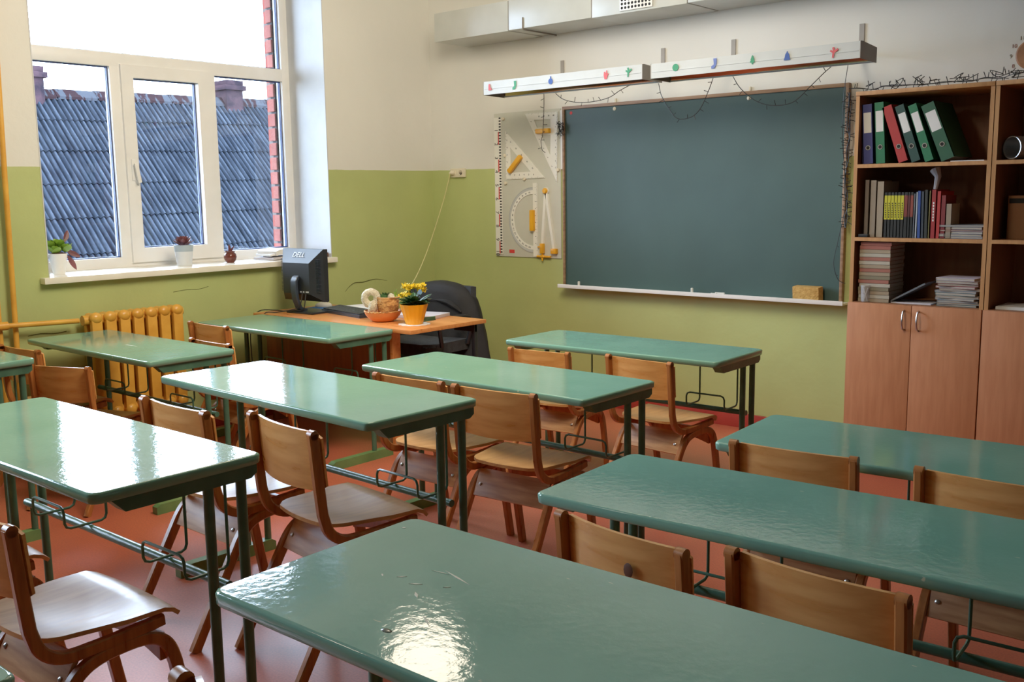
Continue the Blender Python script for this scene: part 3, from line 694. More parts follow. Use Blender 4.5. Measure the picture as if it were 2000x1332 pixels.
# 45 degree set square
A, B, C_ = q1(412, 425), q1(412, 1170), q1(1000, 1150); a2, b2, c2 = q1(487, 680), q1(490, 1065), q1(790, 1050)
ox, oz = B
r = thing('isosceles_set_square', 'white 45 degree set square with a slanted yellow handle', 'set square', (ox, -.0105, oz))
f = lambda p: (p[0] - ox, p[1] - oz)
MB().ring([f(A), f(B), f(C_)], [f(a2), f(b2), f(c2)], -.006, 0, 'xz').build('square_body', 'toolwhite', r, smooth=0)
m = MB(); ticks(m, f(A), f(B), (1, 0), 40, .006, -.0064); ticks(m, f(B), f(C_), (0, 1), 30, .006, -.0064)
for i, ch in enumerate('123456'):
    m.text(ch, .016, T3(f(B)[0] + .04 + i * .043, -.0064, .03, 0)); m.text(ch, .016, T3(.016, -.0064, .07 + i * .05, 0))
for i, ch in enumerate(('10', '20', '30', '40', '50')):
    t = .2 + i * .14; m.text(ch, .013, T3(f(A)[0] * (1 - t) + f(C_)[0] * t - .022, -.0064, f(A)[1] * (1 - t) + f(C_)[1] * t - .012, -.9))
m.build('printed_scale', 'ink', r, smooth=0)
h0, h1 = f(q1(495, 1040)), f(q1(655, 830)); handle(r, ((h0[0] + h1[0]) / 2, (h0[1] + h1[1]) / 2), .155, math.atan2(h1[1] - h0[1], h1[0] - h0[0]), .034)
# 60 degree set square (upside down)
A, B, C_ = q1(715, 165), q1(1192, 140), q1(1178, 1225); u1 = [q1(850, 265), q1(1090, 255), q1(1090, 380), q1(893, 385)]; u2 = [q1(950, 492), q1(1090, 490), q1(1082, 800)]
ox, oz = B
r = thing('long_set_square', 'white 60 degree set square hung point down with a yellow handle', 'set square', (ox, -.0105, oz))
m = MB(); L0 = lambda t: tuple(A[i] * (1 - t) + C_[i] * t for i in range(2)); R0 = lambda t: tuple(B[i] * (1 - t) + C_[i] * t for i in range(2))
def quad(m, pts, d0=-.006, d1=0): m.prism([f(p) for p in pts], d0, d1, 'xz')
bx = [A, B, u1[1], u1[0]]; quad(m, bx); quad(m, [B, R0(.23), u1[2], u1[1]]); quad(m, [A, u1[0], u1[3], L0(.23)])
quad(m, [L0(.23), u1[3], u1[2], R0(.23), R0(.325), u2[1], u2[0], L0(.325)]); quad(m, [R0(.325), R0(.62), u2[2], u2[1]]); quad(m, [L0(.325), u2[0], u2[2], L0(.62)]); quad(m, [L0(.62), u2[2], R0(.62), C_])
m.build('square_body', 'toolwhite', r, smooth=0)
m = MB(); ticks(m, f(B), f(C_), (-1, 0), 56, .006, -.0064); ticks(m, f(A), f(B), (0, -1), 24, .006, -.0064)
for i in range(7): m.text(str(i + 1), .014, T3(-.02, -.0064, -.10 - i * .045, 0))
for i in range(4): m.text(str(40 - i * 10), .014, T3(-.035 - i * .042, -.0064, -.024, 0))
for i in range(6):
    p = f(L0(.12 + i * .13)); m.text(str(i + 2), .013, T3(p[0] + .022, -.0064, p[1], 1.1))
m.build('printed_scale', 'ink', r, smooth=0)
h = f(q1(1000, 435)); handle(r, h, .12, 0, .032)
# protractor
cA, cB = q2(850, 90), q2(860, 1240); ox, oz = (cA[0] + cB[0]) / 2, (cA[1] + cB[1]) / 2; hl = (cA[1] - cB[1]) / 2
r = thing('board_protractor', 'white semicircular protractor with straight ruler edge and yellow handle', 'protractor', (ox, -.0105, oz))
m = MB(); m.box(-.02, .02, -.007, 0, -hl, hl, bev=.0015)
Rr = .243; inner = arc((-.018, 0), .178, 90, 270, 36); outer = arc((-.018, 0), .205, 90, 270, 36)
m.prism(outer + inner[::-1], -.006, 0, 'xz'); m.build('protractor_arc', 'toolwhite', r, smooth=0)
o2 = arc((-.018, 0), .226, 90, 270, 36); MB().prism(o2 + outer[::-1], -.004, 0, 'xz').build('clear_rim', 'clear', r, smooth=0)
m = MB()
for i in range(1, 18):
    a = math.radians(90 + i * 10); m.text(str(i * 10), .015, T3(-.018 + .191 * math.cos(a), -.0064, .191 * math.sin(a), a - PI / 2))
for i in range(0, 91):
    a = math.radians(90 + i * 2); p = (-.018 + .2245 * math.cos(a), .2245 * math.sin(a)); q = (-.018 + .218 * math.cos(a), .218 * math.sin(a)); d = (-math.sin(a) * .0006, math.cos(a) * .0006)
    m.bm.faces.new([m.bm.verts.new((w[0], -.0045, w[1])) for w in ((p[0] - d[0], p[1] - d[1]), (p[0] + d[0], p[1] + d[1]), (q[0] + d[0], q[1] + d[1]), (q[0] - d[0], q[1] - d[1]))])
ticks(m, (.02, -hl), (.02, hl), (-1, 0), 60, .005, -.0074)
for i in range(9): m.text(str(i + 1), .013, T3(.003, -.0074, hl - .03 - i * .048, -PI / 2))
m.build('printed_scale', 'ink', r, smooth=0)
h = q2(828, 670); handle(r, (h[0] - ox, h[1] - oz), .145, PI / 2, .034)
# compass
top, l1, l2 = q2(1020, 215), q2(962, 1080), q2(1135, 1130); ox, oz = top
r = thing('board_compass', 'white wooden-style board compass with yellow joint and clamps', 'compass', (ox, -.0105, oz))
for e in (l1, l2):
    m = MB(); a, b = Vector((0, -.012, 0)), Vector((e[0] - ox, -.012, e[1] - oz)); d = (b - a); ang = math.atan2(d.x, -d.z)
    m.box(-.011, .011, -.018, .012, -d.length, 0, M=Matrix.Rotation(-ang, 4, 'Y'), bev=.003); m.build('compass_leg', 'toolwhite', r)
m = MB(); m.lathe([(.024, 0), (.024, .012)], 20, M=Matrix.Translation((0, -.002, 0)) @ TXZ); m.build('joint_disc', 'toolwhite', r)
m = MB(); m.lathe([(.019, 0), (.019, .014), (.014, .02)], 16, M=Matrix.Translation((0, -.012, 0)) @ TXZ); m.build('joint_cap', 'yellow', r)
m = MB(); e = q2(968, 1110); m.box(e[0] - ox - .014, e[0] - ox + .014, -.03, -.003, e[1] - oz - .035, e[1] - oz + .035, bev=.005); m.tube([(e[0] - ox - .04, -.015, e[1] - oz + .01), (e[0] - ox, -.015, e[1] - oz + .01)], .004, 8); m.build('chalk_clamp', 'yellow', r)
m = MB(); e = q2(1150, 1155); m.box(e[0] - ox - .028, e[0] - ox + .02, -.03, -.003, e[1] - oz - .018, e[1] - oz + .018, bev=.005); m.build('rubber_foot', 'yellow', r)
m = MB(); e = q2(985, 1235); m.tube([(e[0] - ox - .06, -.012, e[1] - oz), (e[0] - ox + .06, -.012, e[1] - oz - .002)], .007, 8); m.blob((e[0] - ox - .01, -.014, e[1] - oz), .016, (1.2, .8, 1), 1); m.tube([(e[0] - ox - .012, -.014, e[1] - oz - .03), (e[0] - ox - .01, -.014, e[1] - oz + .03)], .006, 8); m.build('wing_screw', 'yellow', r)
# narrow white cable cover strip right of the panel
tag(MB().box(1.236, 1.254, -.012, 0, 1.575, 1.965, bev=.002).build('cable_cover', 'white'), 'narrow white strip on the wall between tool panel and chalkboard', 'cable cover')

# ------------------------------------------------------------------ socket, plug, cord
r = thing('wall_socket', 'white double power socket on the wall at the paint line', 'socket', (.28, 0, 1.575))
MB().box(-.073, .073, -.022, 0, -.033, .033, bev=.008).build('socket_plate', 'cream', r)
for sx in (-.035, .035):
    m = MB(); m.lathe([(.022, 0), (.022, .004), (.017, .004), (.016, -.006)], 20, M=Matrix.Translation((sx, -.022, 0)) @ TXZ); o = m.build('socket_ring', 'cream', r)
    m = MB()
    for dx in (-.008, .008): m.lathe([(.003, 0), (.003, .0012)], 8, M=Matrix.Translation((sx + dx, -.0165, 0)) @ TXZ)
    m.build('pin_hole', 'dark', o)
r = thing('power_plug', 'round cream plug in the left hole of the double socket', 'plug', (.245, -.026, 1.575))
MB().lathe([(.017, 0), (.017, .018), (.010, .032), (.006, .04)], 16, M=TXZ).build('plug_body', 'cream', r)
pts = smooth_path([(0, -.035, 0), (-.004, -.05, -.06), (.06, -.18, -.22), (.2, -.46, -.50), (.33, -.72, -.70), (.46, -.98, -.82), (.52, -1.14, -.868)], 5)
MB().tube(pts, .0033, 6).build('power_cord', 'cord', r)

# ------------------------------------------------------------------ duct
r = thing('ventilation_duct', 'long white boxed air duct running above the chalkboard', 'duct', (.405, 0, 2.455))
xs = [0, .675, 1.338, 2.0, 2.9, 4.0, 5.1, 6.4]
for i in range(len(xs) - 1):
    MB().box(xs[i] + .003, xs[i + 1] - .003, -.35, -.002, .003 * (i % 2), .19, bev=.004).build('duct_section', 'duct', r)
m = MB()
for i in range(1, len(xs) - 1): m.box(xs[i] - .003, xs[i] + .003, -.346, -.004, .004, .186)
m.tube([(.80, -.353, .07), (.80, -.353, .0), (.80, -.349, -.004), (.80, -.01, -.004)], .005, 6)
m.build('seam_strap', mat('dull_seam', rgb(120, 112, 100), .7), r, smooth=0)
g = MB(); g.box(1.55, 1.775, -.362, -.349, .012, .155, bev=.003); go = g.build('vent_grille', 'white', r)
m = MB()
for i in range(9):
    for j in range(6): m.lathe([(.0082, 0), (.0082, .001)], 10, M=Matrix.Translation((1.567 + i * .0238, -.362, .028 + j * .0225)) @ TXZ)
m.build('grille_hole', 'dark', go, smooth=0)

# ------------------------------------------------------------------ board lights
def sticker(m, kind, x, z):
    T = lambda pts: [(x + a * .016, z + b * .016) for a, b in pts]
    S = {'boot': [(-.5, 1.2), (.3, 1.2), (.3, 0), (1, -.5), (1, -1.2), (-.6, -1.2)], 'stocking': [(-.4, 1.6), (.8, 1.6), (.8, -.2), (.1, -1.5), (-1.1, -1.6), (-1.1, -.8), (-.2, -.3)],
         'glove': [(-.6, -1.5), (.3, -1.6), (.8, -.4), (1.2, .3), (.8, .6), (.4, 0), (.6, 1.5), (.2, 1.5), (-.1, .3), (-.4, 1.1), (-.8, 1), (-.9, -.2)],
         'bell': [(-1.1, -1), (1.1, -1), (.8, -.2), (.6, .8), (.2, 1.3), (.1, 1.7), (-.1, 1.7), (-.2, 1.3), (-.6, .8), (-.8, -.2)],
         'tree': [(-.9, -.8), (-.3, -.8), (-.2, -1.4), (.2, -1.4), (.3, -.8), (.9, -.8), (.5, 0), (.7, .1), (.3, .8), (.4, .9), (0, 1.5), (-.4, .9), (-.3, .8), (-.7, .1), (-.5, 0)],
         'branch': [(-.5, -1.6), (0, -1.7), (.3, -.2), (1.4, .5), (1.3, 1.1), (.4, .6), (.1, 1.5), (-.5, 1.4), (-.3, .4), (-1, .8), (-1.2, .3), (-.4, -.2)]}
    if kind == 'ball': pts = [(x + .019 * math.cos(a * PI / 10), z + .019 * math.sin(a * PI / 10)) for a in range(20)]
    elif kind == 'bauble': pts = [(x + .017 * math.cos(a * PI / 10), z - .004 + .017 * math.sin(a * PI / 10)) for a in range(20)]
    else: pts = T(S[kind])
    m.prism(pts, -.0012, 0, 'xz')
    if kind == 'bauble': m.box(x - .004, x + .004, -.0012, 0, z + .012, z + .025)
def board_light(x0, x1, zb, h, label, stickers, rz):
    w = x1 - x0; r = thing('board_light', label, 'light fixture', (x0, -.6, zb), rz, 'chalkboard light fixtures')
    m = MB(); m.prism([(0, 0), (0, h), (.02, h + .002), (.2, h - .012), (.2, -.004), (.195, -.004), (.195, h - .02), (.02, h - .012), (.005, h - .012), (.005, 0)], .002, w - .002, 'yz')
    m.box(.01, w - .01, -.0025, .001, h * .42, h * .46)
    m.build('housing', 'lampbody', r, smooth=0)
    for e in (0, w - .003): MB().prism([(-.001, -.001), (-.001, h + .001), (.02, h + .003), (.202, h - .011), (.202, -.006)], e, e + .003, 'yz').build('end_cap', 'lampend', r, smooth=0)
    g = []
    for i in range(11):
        t = i / 10; y = .006 + .188 * t; z = .004 + (h - .022) * math.sin(PI * t) ** .6; g.append([(.006, y, z), (w - .006, y, z)])
    MB().sheet(g).build('reflector', 'reflector', r)
    MB().tube([(.05, .1, .030), (w - .05, .1, .030)], .008, 10).build('fluorescent_tube', 'tube', r)
    mm = {}
    for kind, col, x, z in stickers: sticker(mm.setdefault(col, MB()), kind, x - x0, z - zb)
    for col, m in mm.items():
        o = m.build('paper_sticker', col, r, smooth=0); o.location = (0, -.0035, 0)
    return r
board_light(1.082, 2.275, 2.037, .08, 'left of the two long white board lights, with red boot sticker at its end',
  [('boot', 'stred', 1.139, 2.080), ('stocking', 'stgreen', 1.346, 2.077), ('bauble', 'stblue', 1.628, 2.081), ('glove', 'stred', 2.03, 2.081), ('branch', 'stgreen', 2.184, 2.083)], 0)
board_light(2.328, 3.502, 2.034, .078, 'right of the two long white board lights, nearer the cabinet',
  [('ball', 'stgreen', 2.489, 2.080), ('stocking', 'stlil', 2.725, 2.079), ('tree', 'stgreen', 2.943, 2.077), ('bell', 'stblue', 3.132, 2.074), ('branch', 'stred', 3.372, 2.072)], 0)
for x, nb in ((1.25, 'leftmost'), (2.03, 'second from left'), (2.508, 'third from left'), (3.265, 'rightmost')):
    m = MB(); m.box(-.014, .014, -.008, -.001, -.15, .045, bev=.001); m.box(-.012, .012, -.60 + .2, -.006, -.115, -.11 + .002); m.box(-.012, .012, -.42, -.395, -.17, -.108)
    tag(m.build('lamp_bracket', 'lampend', loc=(x, 0, 2.24), smooth=0), 'grey flat metal bracket holding the board lights, %s of four' % nb, 'bracket', 'metal brackets of the board lights')

# ------------------------------------------------------------------ garlands
def garland(name, paths, label, tw=.03, step=.045, rad=.0022, cat='string lights'):
    m = MB()
    for pts in paths:
        P = smooth_path(pts, 8); m.tube(P, rad, 5); acc = 0
        for i in range(1, len(P)):
            acc += (P[i] - P[i - 1]).length
            if acc > step:
                acc = 0; t = (P[i] - P[i - 1]).normalized(); d = t.cross(Vector((0, 1, 0))) * random.choice((-1, 1)) + t * random.uniform(-.5, .5) + Vector((0, random.uniform(-.4, .1), 0)); d.normalize(); l = tw * random.uniform(.6, 1.1)
                m.tube([P[i], P[i] + d * l], [.0016, .002], 4)
    o = m.build(name, 'wire'); return tag(o, label, cat)
y = -.395
garland('light_garland', [[(1.50, y, 2.03), (1.56, y, 1.99), (1.66, y, 1.965), (1.78, y, 1.96), (1.9, y, 1.975), (1.98, y, 2.01), (2.05, y, 2.035)],
  [(2.25, y, 2.03), (2.27, y, 1.96), (2.33, y, 1.87), (2.38, y, 1.825), (2.46, y, 1.828), (2.52, y, 1.87), (2.57, y, 1.96), (2.60, y, 2.03)],
  [(2.72, y, 2.03), (2.77, y, 1.96), (2.86, y, 1.89), (2.96, y, 1.86), (3.07, y, 1.87), (3.16, y, 1.94), (3.23, y, 2.00), (3.27, y, 2.03)]],
  'black string lights looped below the board lights across the chalkboard top')
garland('hanging_light_string', [[(1.127, -.05, 2.10), (1.127, -.05, 2.0), (1.118, -.05, 1.86), (1.112, -.05, 1.80), (1.098, -.05, 1.77), (1.108, -.05, 1.71), (1.135, -.05, 1.69)]], 'black light string dangling in front of the tool panel', step=.05)
yy = [(3.36, -.40, 2.03), (3.345, -.40, 1.9), (3.335, -.38, 1.7), (3.30, -.25, 1.5), (3.24, -.08, 1.34), (3.19, -.04, 1.15), (3.165, -.035, 1.02), (3.19, -.035, .93), (3.235, -.035, .905)]
garland('dangling_cable', [yy], 'thin black cable looping down over the right edge of the chalkboard', tw=.012, step=.16, rad=.0018, cat='cable')
v = []
for k in range(3): v.append([(3.228 + random.uniform(-.012, .012), -.045 + random.uniform(-.012, .01), 1.93 - i * .06) for i in range(13)])
garland('tangled_light_string', v, 'tangled black light string hanging along the right frame of the chalkboard', tw=.034, step=.02)
v = []
for k in range(2): v.append([(3.36 + i * .058, -.37 + random.uniform(-.03, .04), 1.906 + random.uniform(0, .014) + (.012 if i > 12 else 0)) for i in range(18)])
for cx in (3.47, 3.60, 3.68, 3.77, 3.90, 3.94, 4.07, 4.15, 4.22, 4.27):
    v.append([(cx + random.uniform(-.045, .045), -.37 + random.uniform(-.03, .03), 1.902 + random.uniform(0, .05)) for i in range(5)])
garland('cabinet_top_garland', v, 'tangled black string lights lying along the top of the cabinets', tw=.032, step=.04, rad=.0018)
v = []
for k in range(7): v.append([(1.262 + random.uniform(-.03, .02), -.045 + random.uniform(-.02, .02), 1.835 + random.uniform(-.045, .05)) for i in range(5)])
garland('light_string_knot', v, 'small clump of black string lights at the left edge of the chalkboard', tw=.02, step=.03, rad=.0016)

# ------------------------------------------------------------------ cabinets
def cabinet(x0, label):
    r = thing('shelf_cabinet', label, 'cabinet', (x0, -.405, 0)); W = .645; D = .403; t = .018
    for a in (0, W - t):
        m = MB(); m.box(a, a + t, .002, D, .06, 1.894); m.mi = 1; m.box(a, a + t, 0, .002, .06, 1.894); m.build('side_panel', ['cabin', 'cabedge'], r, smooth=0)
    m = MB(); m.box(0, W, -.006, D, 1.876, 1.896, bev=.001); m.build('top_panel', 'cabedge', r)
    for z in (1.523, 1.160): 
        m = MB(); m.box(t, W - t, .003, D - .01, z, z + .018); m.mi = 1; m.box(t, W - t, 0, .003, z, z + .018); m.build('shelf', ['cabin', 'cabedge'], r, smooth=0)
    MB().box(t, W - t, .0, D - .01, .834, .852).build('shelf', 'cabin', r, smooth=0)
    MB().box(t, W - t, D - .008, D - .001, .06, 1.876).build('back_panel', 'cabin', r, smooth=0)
    MB().box(.01, W - .01, .03, D, 0, .06).build('plinth', 'cab', r, smooth=0)
    for k, (a, b, hx) in enumerate(((.001, W / 2 - .0015, W / 2 - .035), (W / 2 + .0015, W - .001, W / 2 + .035))):
        d = MB().box(a, b, -.019, -.001, .065, .850, bev=.0015).build('door', 'cab', r)
        m = MB(); m.tube([(hx, -.019, .825), (hx, -.034, .82), (hx, -.044, .80), (hx, -.047, .777), (hx, -.044, .754), (hx, -.034, .735), (hx, -.019, .73)], .0045, 8); m.build('door_handle', 'steel', d)
    return r
cabinet(3.410, 'beech shelf cabinet next to the chalkboard with open shelves over two doors')
cabinet(4.059, 'second beech shelf cabinet, cut by the right photo edge')

S1, S2, S3 = 1.541, 1.178, .852
def binder(xb, xt, w, h, col, label, labelcol='paper', full=True):
    """lever arch file: bottom-left x xb, top-left x xt"""
    lean = math.atan2(xt - xb, h); 
    zoff = 0
    r = thing('ring_binder', label, 'binder', (xb, -.375, S1 + (w * math.sin(-lean) if lean < 0 else 0) * 0), 0, 'ring binders on the top shelf')
    M4 = Matrix.Translation((0 if lean >= 0 else 0, 0, (w * math.sin(abs(lean))) if lean < 0 else 0)) @ Matrix.Rotation(lean, 4, 'Y')
    M4 = Matrix.Rotation(lean, 4, 'Y')
    if lean < 0: M4 = Matrix.Translation((w * (1 - math.cos(lean)), 0, 0)) @ Matrix.Translation((w, 0, 0)) @ Matrix.Rotation(lean, 4, 'Y') @ Matrix.Translation((-w, 0, 0)) @ Matrix.Translation((0, 0, 0))
    if lean < 0: M4 = Matrix.Translation((0, 0, 0.0)) @ Matrix.Rotation(lean, 4, 'Y'); dz = 0; M4 = Matrix.Translation((0, 0, abs(w * math.sin(lean)) * 0)) @ M4
    m = MB(); m.box(0, w, 0, .003, 0, h, M=M4); m.box(0, .003, 0, .27, 0, h, M=M4); m.box(w - .003, w, 0, .27, 0, h, M=M4); m.build('cover', book_mat(*col), r, smooth=0)
    MB().box(.005, w - .005, .02, .262, .005, h - .012, M=M4).build('paper_block', 'paper', r, smooth=0)
    if full: MB().box(w * .14, w * .86, -.0008, 0, h * .52, h * .86, M=M4).build('spine_label', labelcol, r, smooth=0)
    m = MB(); m.lathe([(.012, 0), (.012, .002), (.0085, .002), (.0085, 0)], 20, M=M4 @ Matrix.Translation((w / 2, 0, h * .27)) @ TXZ, cap=False); m.build('finger_ring', 'steel', r)
    m = MB(); m.lathe([(.0085, 0), (.0085, .0005)], 16, M=M4 @ Matrix.Translation((w / 2, 0, h * .27)) @ TXZ); m.build('ring_hole', 'dark', r, smooth=0)
    # settle on the shelf: lowest point must be at z=0
    r.location.z = S1 + .0005 + (w * math.sin(lean) if lean > 0 else 0)
    return r
NAVY, GRN, RED, DGR = ('navy', 50, 56, 124), ('green', 22, 112, 72), ('red', 172, 36, 34), ('dark_green', 22, 66, 58)
tag(MB().box(0, .004, 0, .22, 0, .29, M=Matrix.Rotation(-.05, 4, 'Y')).build('thin_folder', book_mat('violet', 60, 50, 100), loc=(3.436, -.36, S1 + .0005), smooth=0), 'thin violet folder at the far left of the binder row', 'folder')
binder(3.446, 3.428, .052, .292, NAVY, 'navy blue ring binder, first on the left of the binder row')
binder(3.508, 3.488, .050, .298, GRN, 'green ring binder with large label next to the navy one')
binder(3.620, 3.524, .050, .285, RED, 'red ring binder leaning left without a label', full=False)
binder(3.682, 3.584, .048, .285, DGR, 'dark teal ring binder leaning beside the red one')
binder(3.746, 3.646, .046, .285, GRN, 'bright green slim ring binder leaning, second from the row\'s right end')
binder(3.822, 3.706, .066, .285, ('forest', 26, 84, 56), 'wide forest green ring binder at the right end of the row')
tag(MB().box(0, .15, 0, .2, 0, .004).build('loose_papers', 'paper', loc=(3.87, -.39, S1 + .0005)), 'thin white papers lying right of the binders', 'papers')

def book(x, w, h, d, col, label, z=S2, y=-.37, group='books standing on the middle shelf', lean=0, band=None, title=None):
    r = thing('book', label, 'book', (x, y, z + .0005 + (w * math.sin(lean) if lean > 0 else 0)), 0, group); M4 = Matrix.Rotation(lean, 4, 'Y')
    m = MB(); m.box(0, w, 0, .002, 0, h, M=M4); m.box(0, .0018, 0, d, 0, h, M=M4); m.box(w - .0018, w, 0, d, 0, h, M=M4); m.build('cover', book_mat(*col), r, smooth=0)
    MB().box(.002, w - .002, .003, d - .003, .003, h - .004, M=M4).build('page_block', 'page', r, smooth=0)
    if band:
        MB().box(.001, w - .001, -.0006, 0, h * band[0], h * band[1], M=M4).build('spine_band', book_mat(*band[2]), r, smooth=0)
    if title:
        m = MB()
        for a, b in title: m.box(w * .35, w * .65, -.0012, -.0004, h * a, h * b, M=M4)
        m.build('spine_title', book_mat('black', 20, 20, 20) if band else 'paper', r, smooth=0)
    return r
BEI = ('stone', 150, 138, 124)
book(3.458, .022, .285, .2, ('grey_brown', 112, 100, 92), 'grey brown tall book at the left of the middle shelf')
book(3.486, .030, .282, .2, BEI, 'thick beige tall book beside the grey brown one')
book(3.520, .034, .276, .2, ('sand', 160, 146, 126), 'thick sand-coloured tall book left of the yellow-banded set')
x = 3.558
YL = ('acid_yellow', 196, 190, 36)
ordn = ['first', 'second', 'third', 'fourth', 'fifth', 'sixth']
for i in range(6):
    book(x, .0155, .222, .16, ('black', 24, 26, 24), 'black book with bright yellow spine band, %s of the matching set' % ordn[i], group='yellow-banded black book set', band=(.40, .93, YL), title=[(.44 + .05 * k, .47 + .05 * k) for k in range(7)]); x += .0162
for i, (w, c, n) in enumerate(((.017, ('brick', 120, 46, 36), 'brick red'), (.012, ('maroon', 84, 28, 26), 'maroon'), (.014, ('rust', 134, 58, 44), 'rust red'))):
    book(x, w, .222, .16, ('black', 24, 26, 24), 'black book with %s spine band right of the yellow-banded set' % n, band=(.46, .93, c)); x += w + .0008
for w, h, c, n in ((.009, .215, ('slate', 96, 104, 112), 'slim slate grey book right of the banded set'), (.010, .222, ('white_blue', 168, 176, 186), 'slim pale book before the blue spine'), (.016, .228, ('royal_blue', 44, 76, 150), 'bright royal blue book on the middle shelf'), (.014, .225, ('dark_slate', 48, 58, 70), 'dark slate book right of the royal blue one'), (.016, .232, ('charcoal', 44, 48, 46), 'charcoal book standing before the red books'), (.008, .228, ('olive', 120, 112, 60), 'slim olive book against the red books')):
    book(x, w, h, .18, c, n, lean=-.02 if w > .01 else 0); x += w + .0016
book(x + .002, .022, .232, .19, ('crimson', 152, 32, 34), 'crimson book with white spine lettering', title=[(.35 + .06 * k, .39 + .06 * k) for k in range(7)]); x += .026
book(x + .002, .018, .225, .19, ('scarlet', 176, 44, 40), 'scarlet book right of the lettered crimson one'); x += .022
book(x, .022, .205, .15, ('wine', 120, 34, 36), 'wine red shorter book at the right of the red group'); x += .024
book(x, .026, .165, .12, ('linen', 150, 136, 116), 'short linen coloured book ending the middle shelf row')
m = MB(); m.tube([(0, 0, 0), (.01, 0, .06), (-.008, .01, .095)], [.010, .016, .026], 10); tag(m.build('rolled_paper', 'cover', loc=(3.765, -.26, S2 + .235)), 'pale rolled paper sticking up over the blue books', 'paper')
tag(MB().box(0, .05, 0, .05, 0, .016, bev=.004).build('small_black_box', 'blackpl', loc=(3.44, -.395, S2 + .0005)), 'small black box at the left front of the middle shelf', 'box')
def pile(x, y, z, specs, name, cat, group, labels, w, d, spine=False):
    zz = z + .0006
    for (t, c, dx, rz, ww), lab in zip(specs, labels):
        r = thing(name, lab, cat, (x + dx, y, zz), rz, group); W = w * ww
        m = MB(); m.box(-W / 2, W / 2, -d / 2, d / 2, 0, .0014); m.box(-W / 2, W / 2, -d / 2, d / 2, t - .0014, t); m.box(-W / 2, -W / 2 + .0014, -d / 2, d / 2, 0, t)
        if spine: m.box(-W / 2, W / 2, -d / 2, -d / 2 + .0014, 0, t)
        m.build('cover', book_mat(*c), r, smooth=0)
        MB().box(-W / 2 + .0015, W / 2 - .002, -d / 2 + .0015, d / 2 - .002, .0015, t - .0015).build('page_block', 'page', r, smooth=0)
        zz += t + .0004
PB, PG, PR, PW = ('pale_blue', 124, 138, 156), ('pale_grey', 140, 140, 142), ('dull_red', 130, 48, 50), ('off_white', 172, 170, 170)
pile(3.926, -.29, S2, [(.010, PB, 0, 0, 1), (.012, PG, -.003, .02, .97), (.011, PB, .002, -.03, 1), (.008, PR, .001, .02, .98), (.013, ('ink_blue', 54, 62, 84), .002, -.02, .96), (.009, PB, -.001, .05, 1)], 'exercise_book', 'notebook', 'exercise books piled on the middle shelf',
  ['pale blue exercise book at the bottom of the middle shelf pile', 'grey exercise book second from bottom of the middle shelf pile', 'pale blue exercise book third from bottom, middle shelf pile', 'dull red exercise book inside the middle shelf pile', 'ink blue exercise book near the top of the middle shelf pile', 'pale blue exercise book topping the middle shelf pile'], .20, .16)
cols = [('tan', 150, 134, 110), ('pale', 172, 166, 150), ('tan', 150, 134, 110), ('olive_grey', 124, 116, 92), ('pale', 172, 166, 150), ('salmon', 150, 92, 76), ('olive_grey', 124, 116, 92), ('tan', 150, 134, 110), ('salmon', 150, 92, 76), ('tan', 150, 134, 110), ('pale', 172, 166, 150), ('salmon', 150, 92, 76), ('pale', 172, 166, 150), ('tan', 150, 134, 110), ('clay', 150, 84, 70), ('clay', 150, 84, 70)]
names = {'tan': 'tan', 'pale': 'whitish', 'olive_grey': 'olive grey', 'salmon': 'salmon red', 'clay': 'clay brown'}
ords = ['bottom', 'second', 'third', 'fourth', 'fifth', 'sixth', 'seventh', 'eighth', 'ninth', 'tenth', 'eleventh', 'twelfth', 'thirteenth', 'fourteenth', 'fifteenth', 'topmost']
pile(3.527, -.285, S3, [(.0185, c, random.uniform(-.003, .003), random.uniform(-.02, .02), 1) for c in cols], 'textbook', 'book', 'textbooks in the tall stack on the bottom shelf',
  ['%s textbook, %s in the tall stack on the lowest open shelf' % (names[c[0]], ords[i] + (' from below' if 0 < i < 15 else '')) for i, c in enumerate(cols)], .155, .2, True)
rc = [('teal', 52, 92, 92), PW, PB, PG, PW, ('teal', 52, 92, 92), PB, PW, ('rose', 170, 120, 128), PR, PW, ('lilac', 186, 178, 194)]
rn = ['teal', 'white', 'pale blue', 'grey', 'white', 'teal', 'pale blue', 'white', 'rose', 'dull red', 'white', 'lilac']
pile(3.922, -.285, S3, [(random.uniform(.009, .014), c, random.uniform(-.008, .008), random.uniform(-.12, .12), .92 + random.uniform(-.05, .05)) for c in rc], 'workbook', 'notebook', 'workbooks in the leaning pile on the bottom shelf',
  ['%s workbook, %s of the untidy right pile on the lowest shelf' % (rn[i], (ords[i] if i < 11 else 'topmost') + (' from below' if 0 < i < 11 else '')) for i in range(12)], .21, .17)
r = thing('open_folder', 'half-open dark folder with papers beside the tall textbook stack', 'folder', (3.70, -.29, S3 + .0006))
m = MB(); m.box(-.09, .105, -.08, .08, 0, .006); m.build('folder_base', 'cover', r, smooth=0)
MB().box(0, .19, -.08, .08, 0, .008, M=Matrix.Translation((-.09, 0, .006)) @ Matrix.Rotation(-.52, 4, 'Y')).build('folder_flap', book_mat('slate', 96, 104, 112), r, smooth=0)
r = thing('glass_jar', 'small clear glass with white sticks in front of the textbook stack', 'jar', (3.487, -.395 + .04, S3 + .0006))
gm, gnt, gp = newmat('frosted_glass'); gp.inputs['Base Color'].default_value = rgb(200, 200, 205); gp.inputs['Alpha'].default_value = .35; gp.inputs['Roughness'].default_value = .1; MT['jar'] = gm
r.location = (3.468, -.387, S3 + .0006); r.location.x = 3.487
MB().lathe([(.018, 0), (.020, .002), (.024, .085), (.022, .085), (.018, .005)], 18, cap=False).build('jar_glass', 'jar', r)
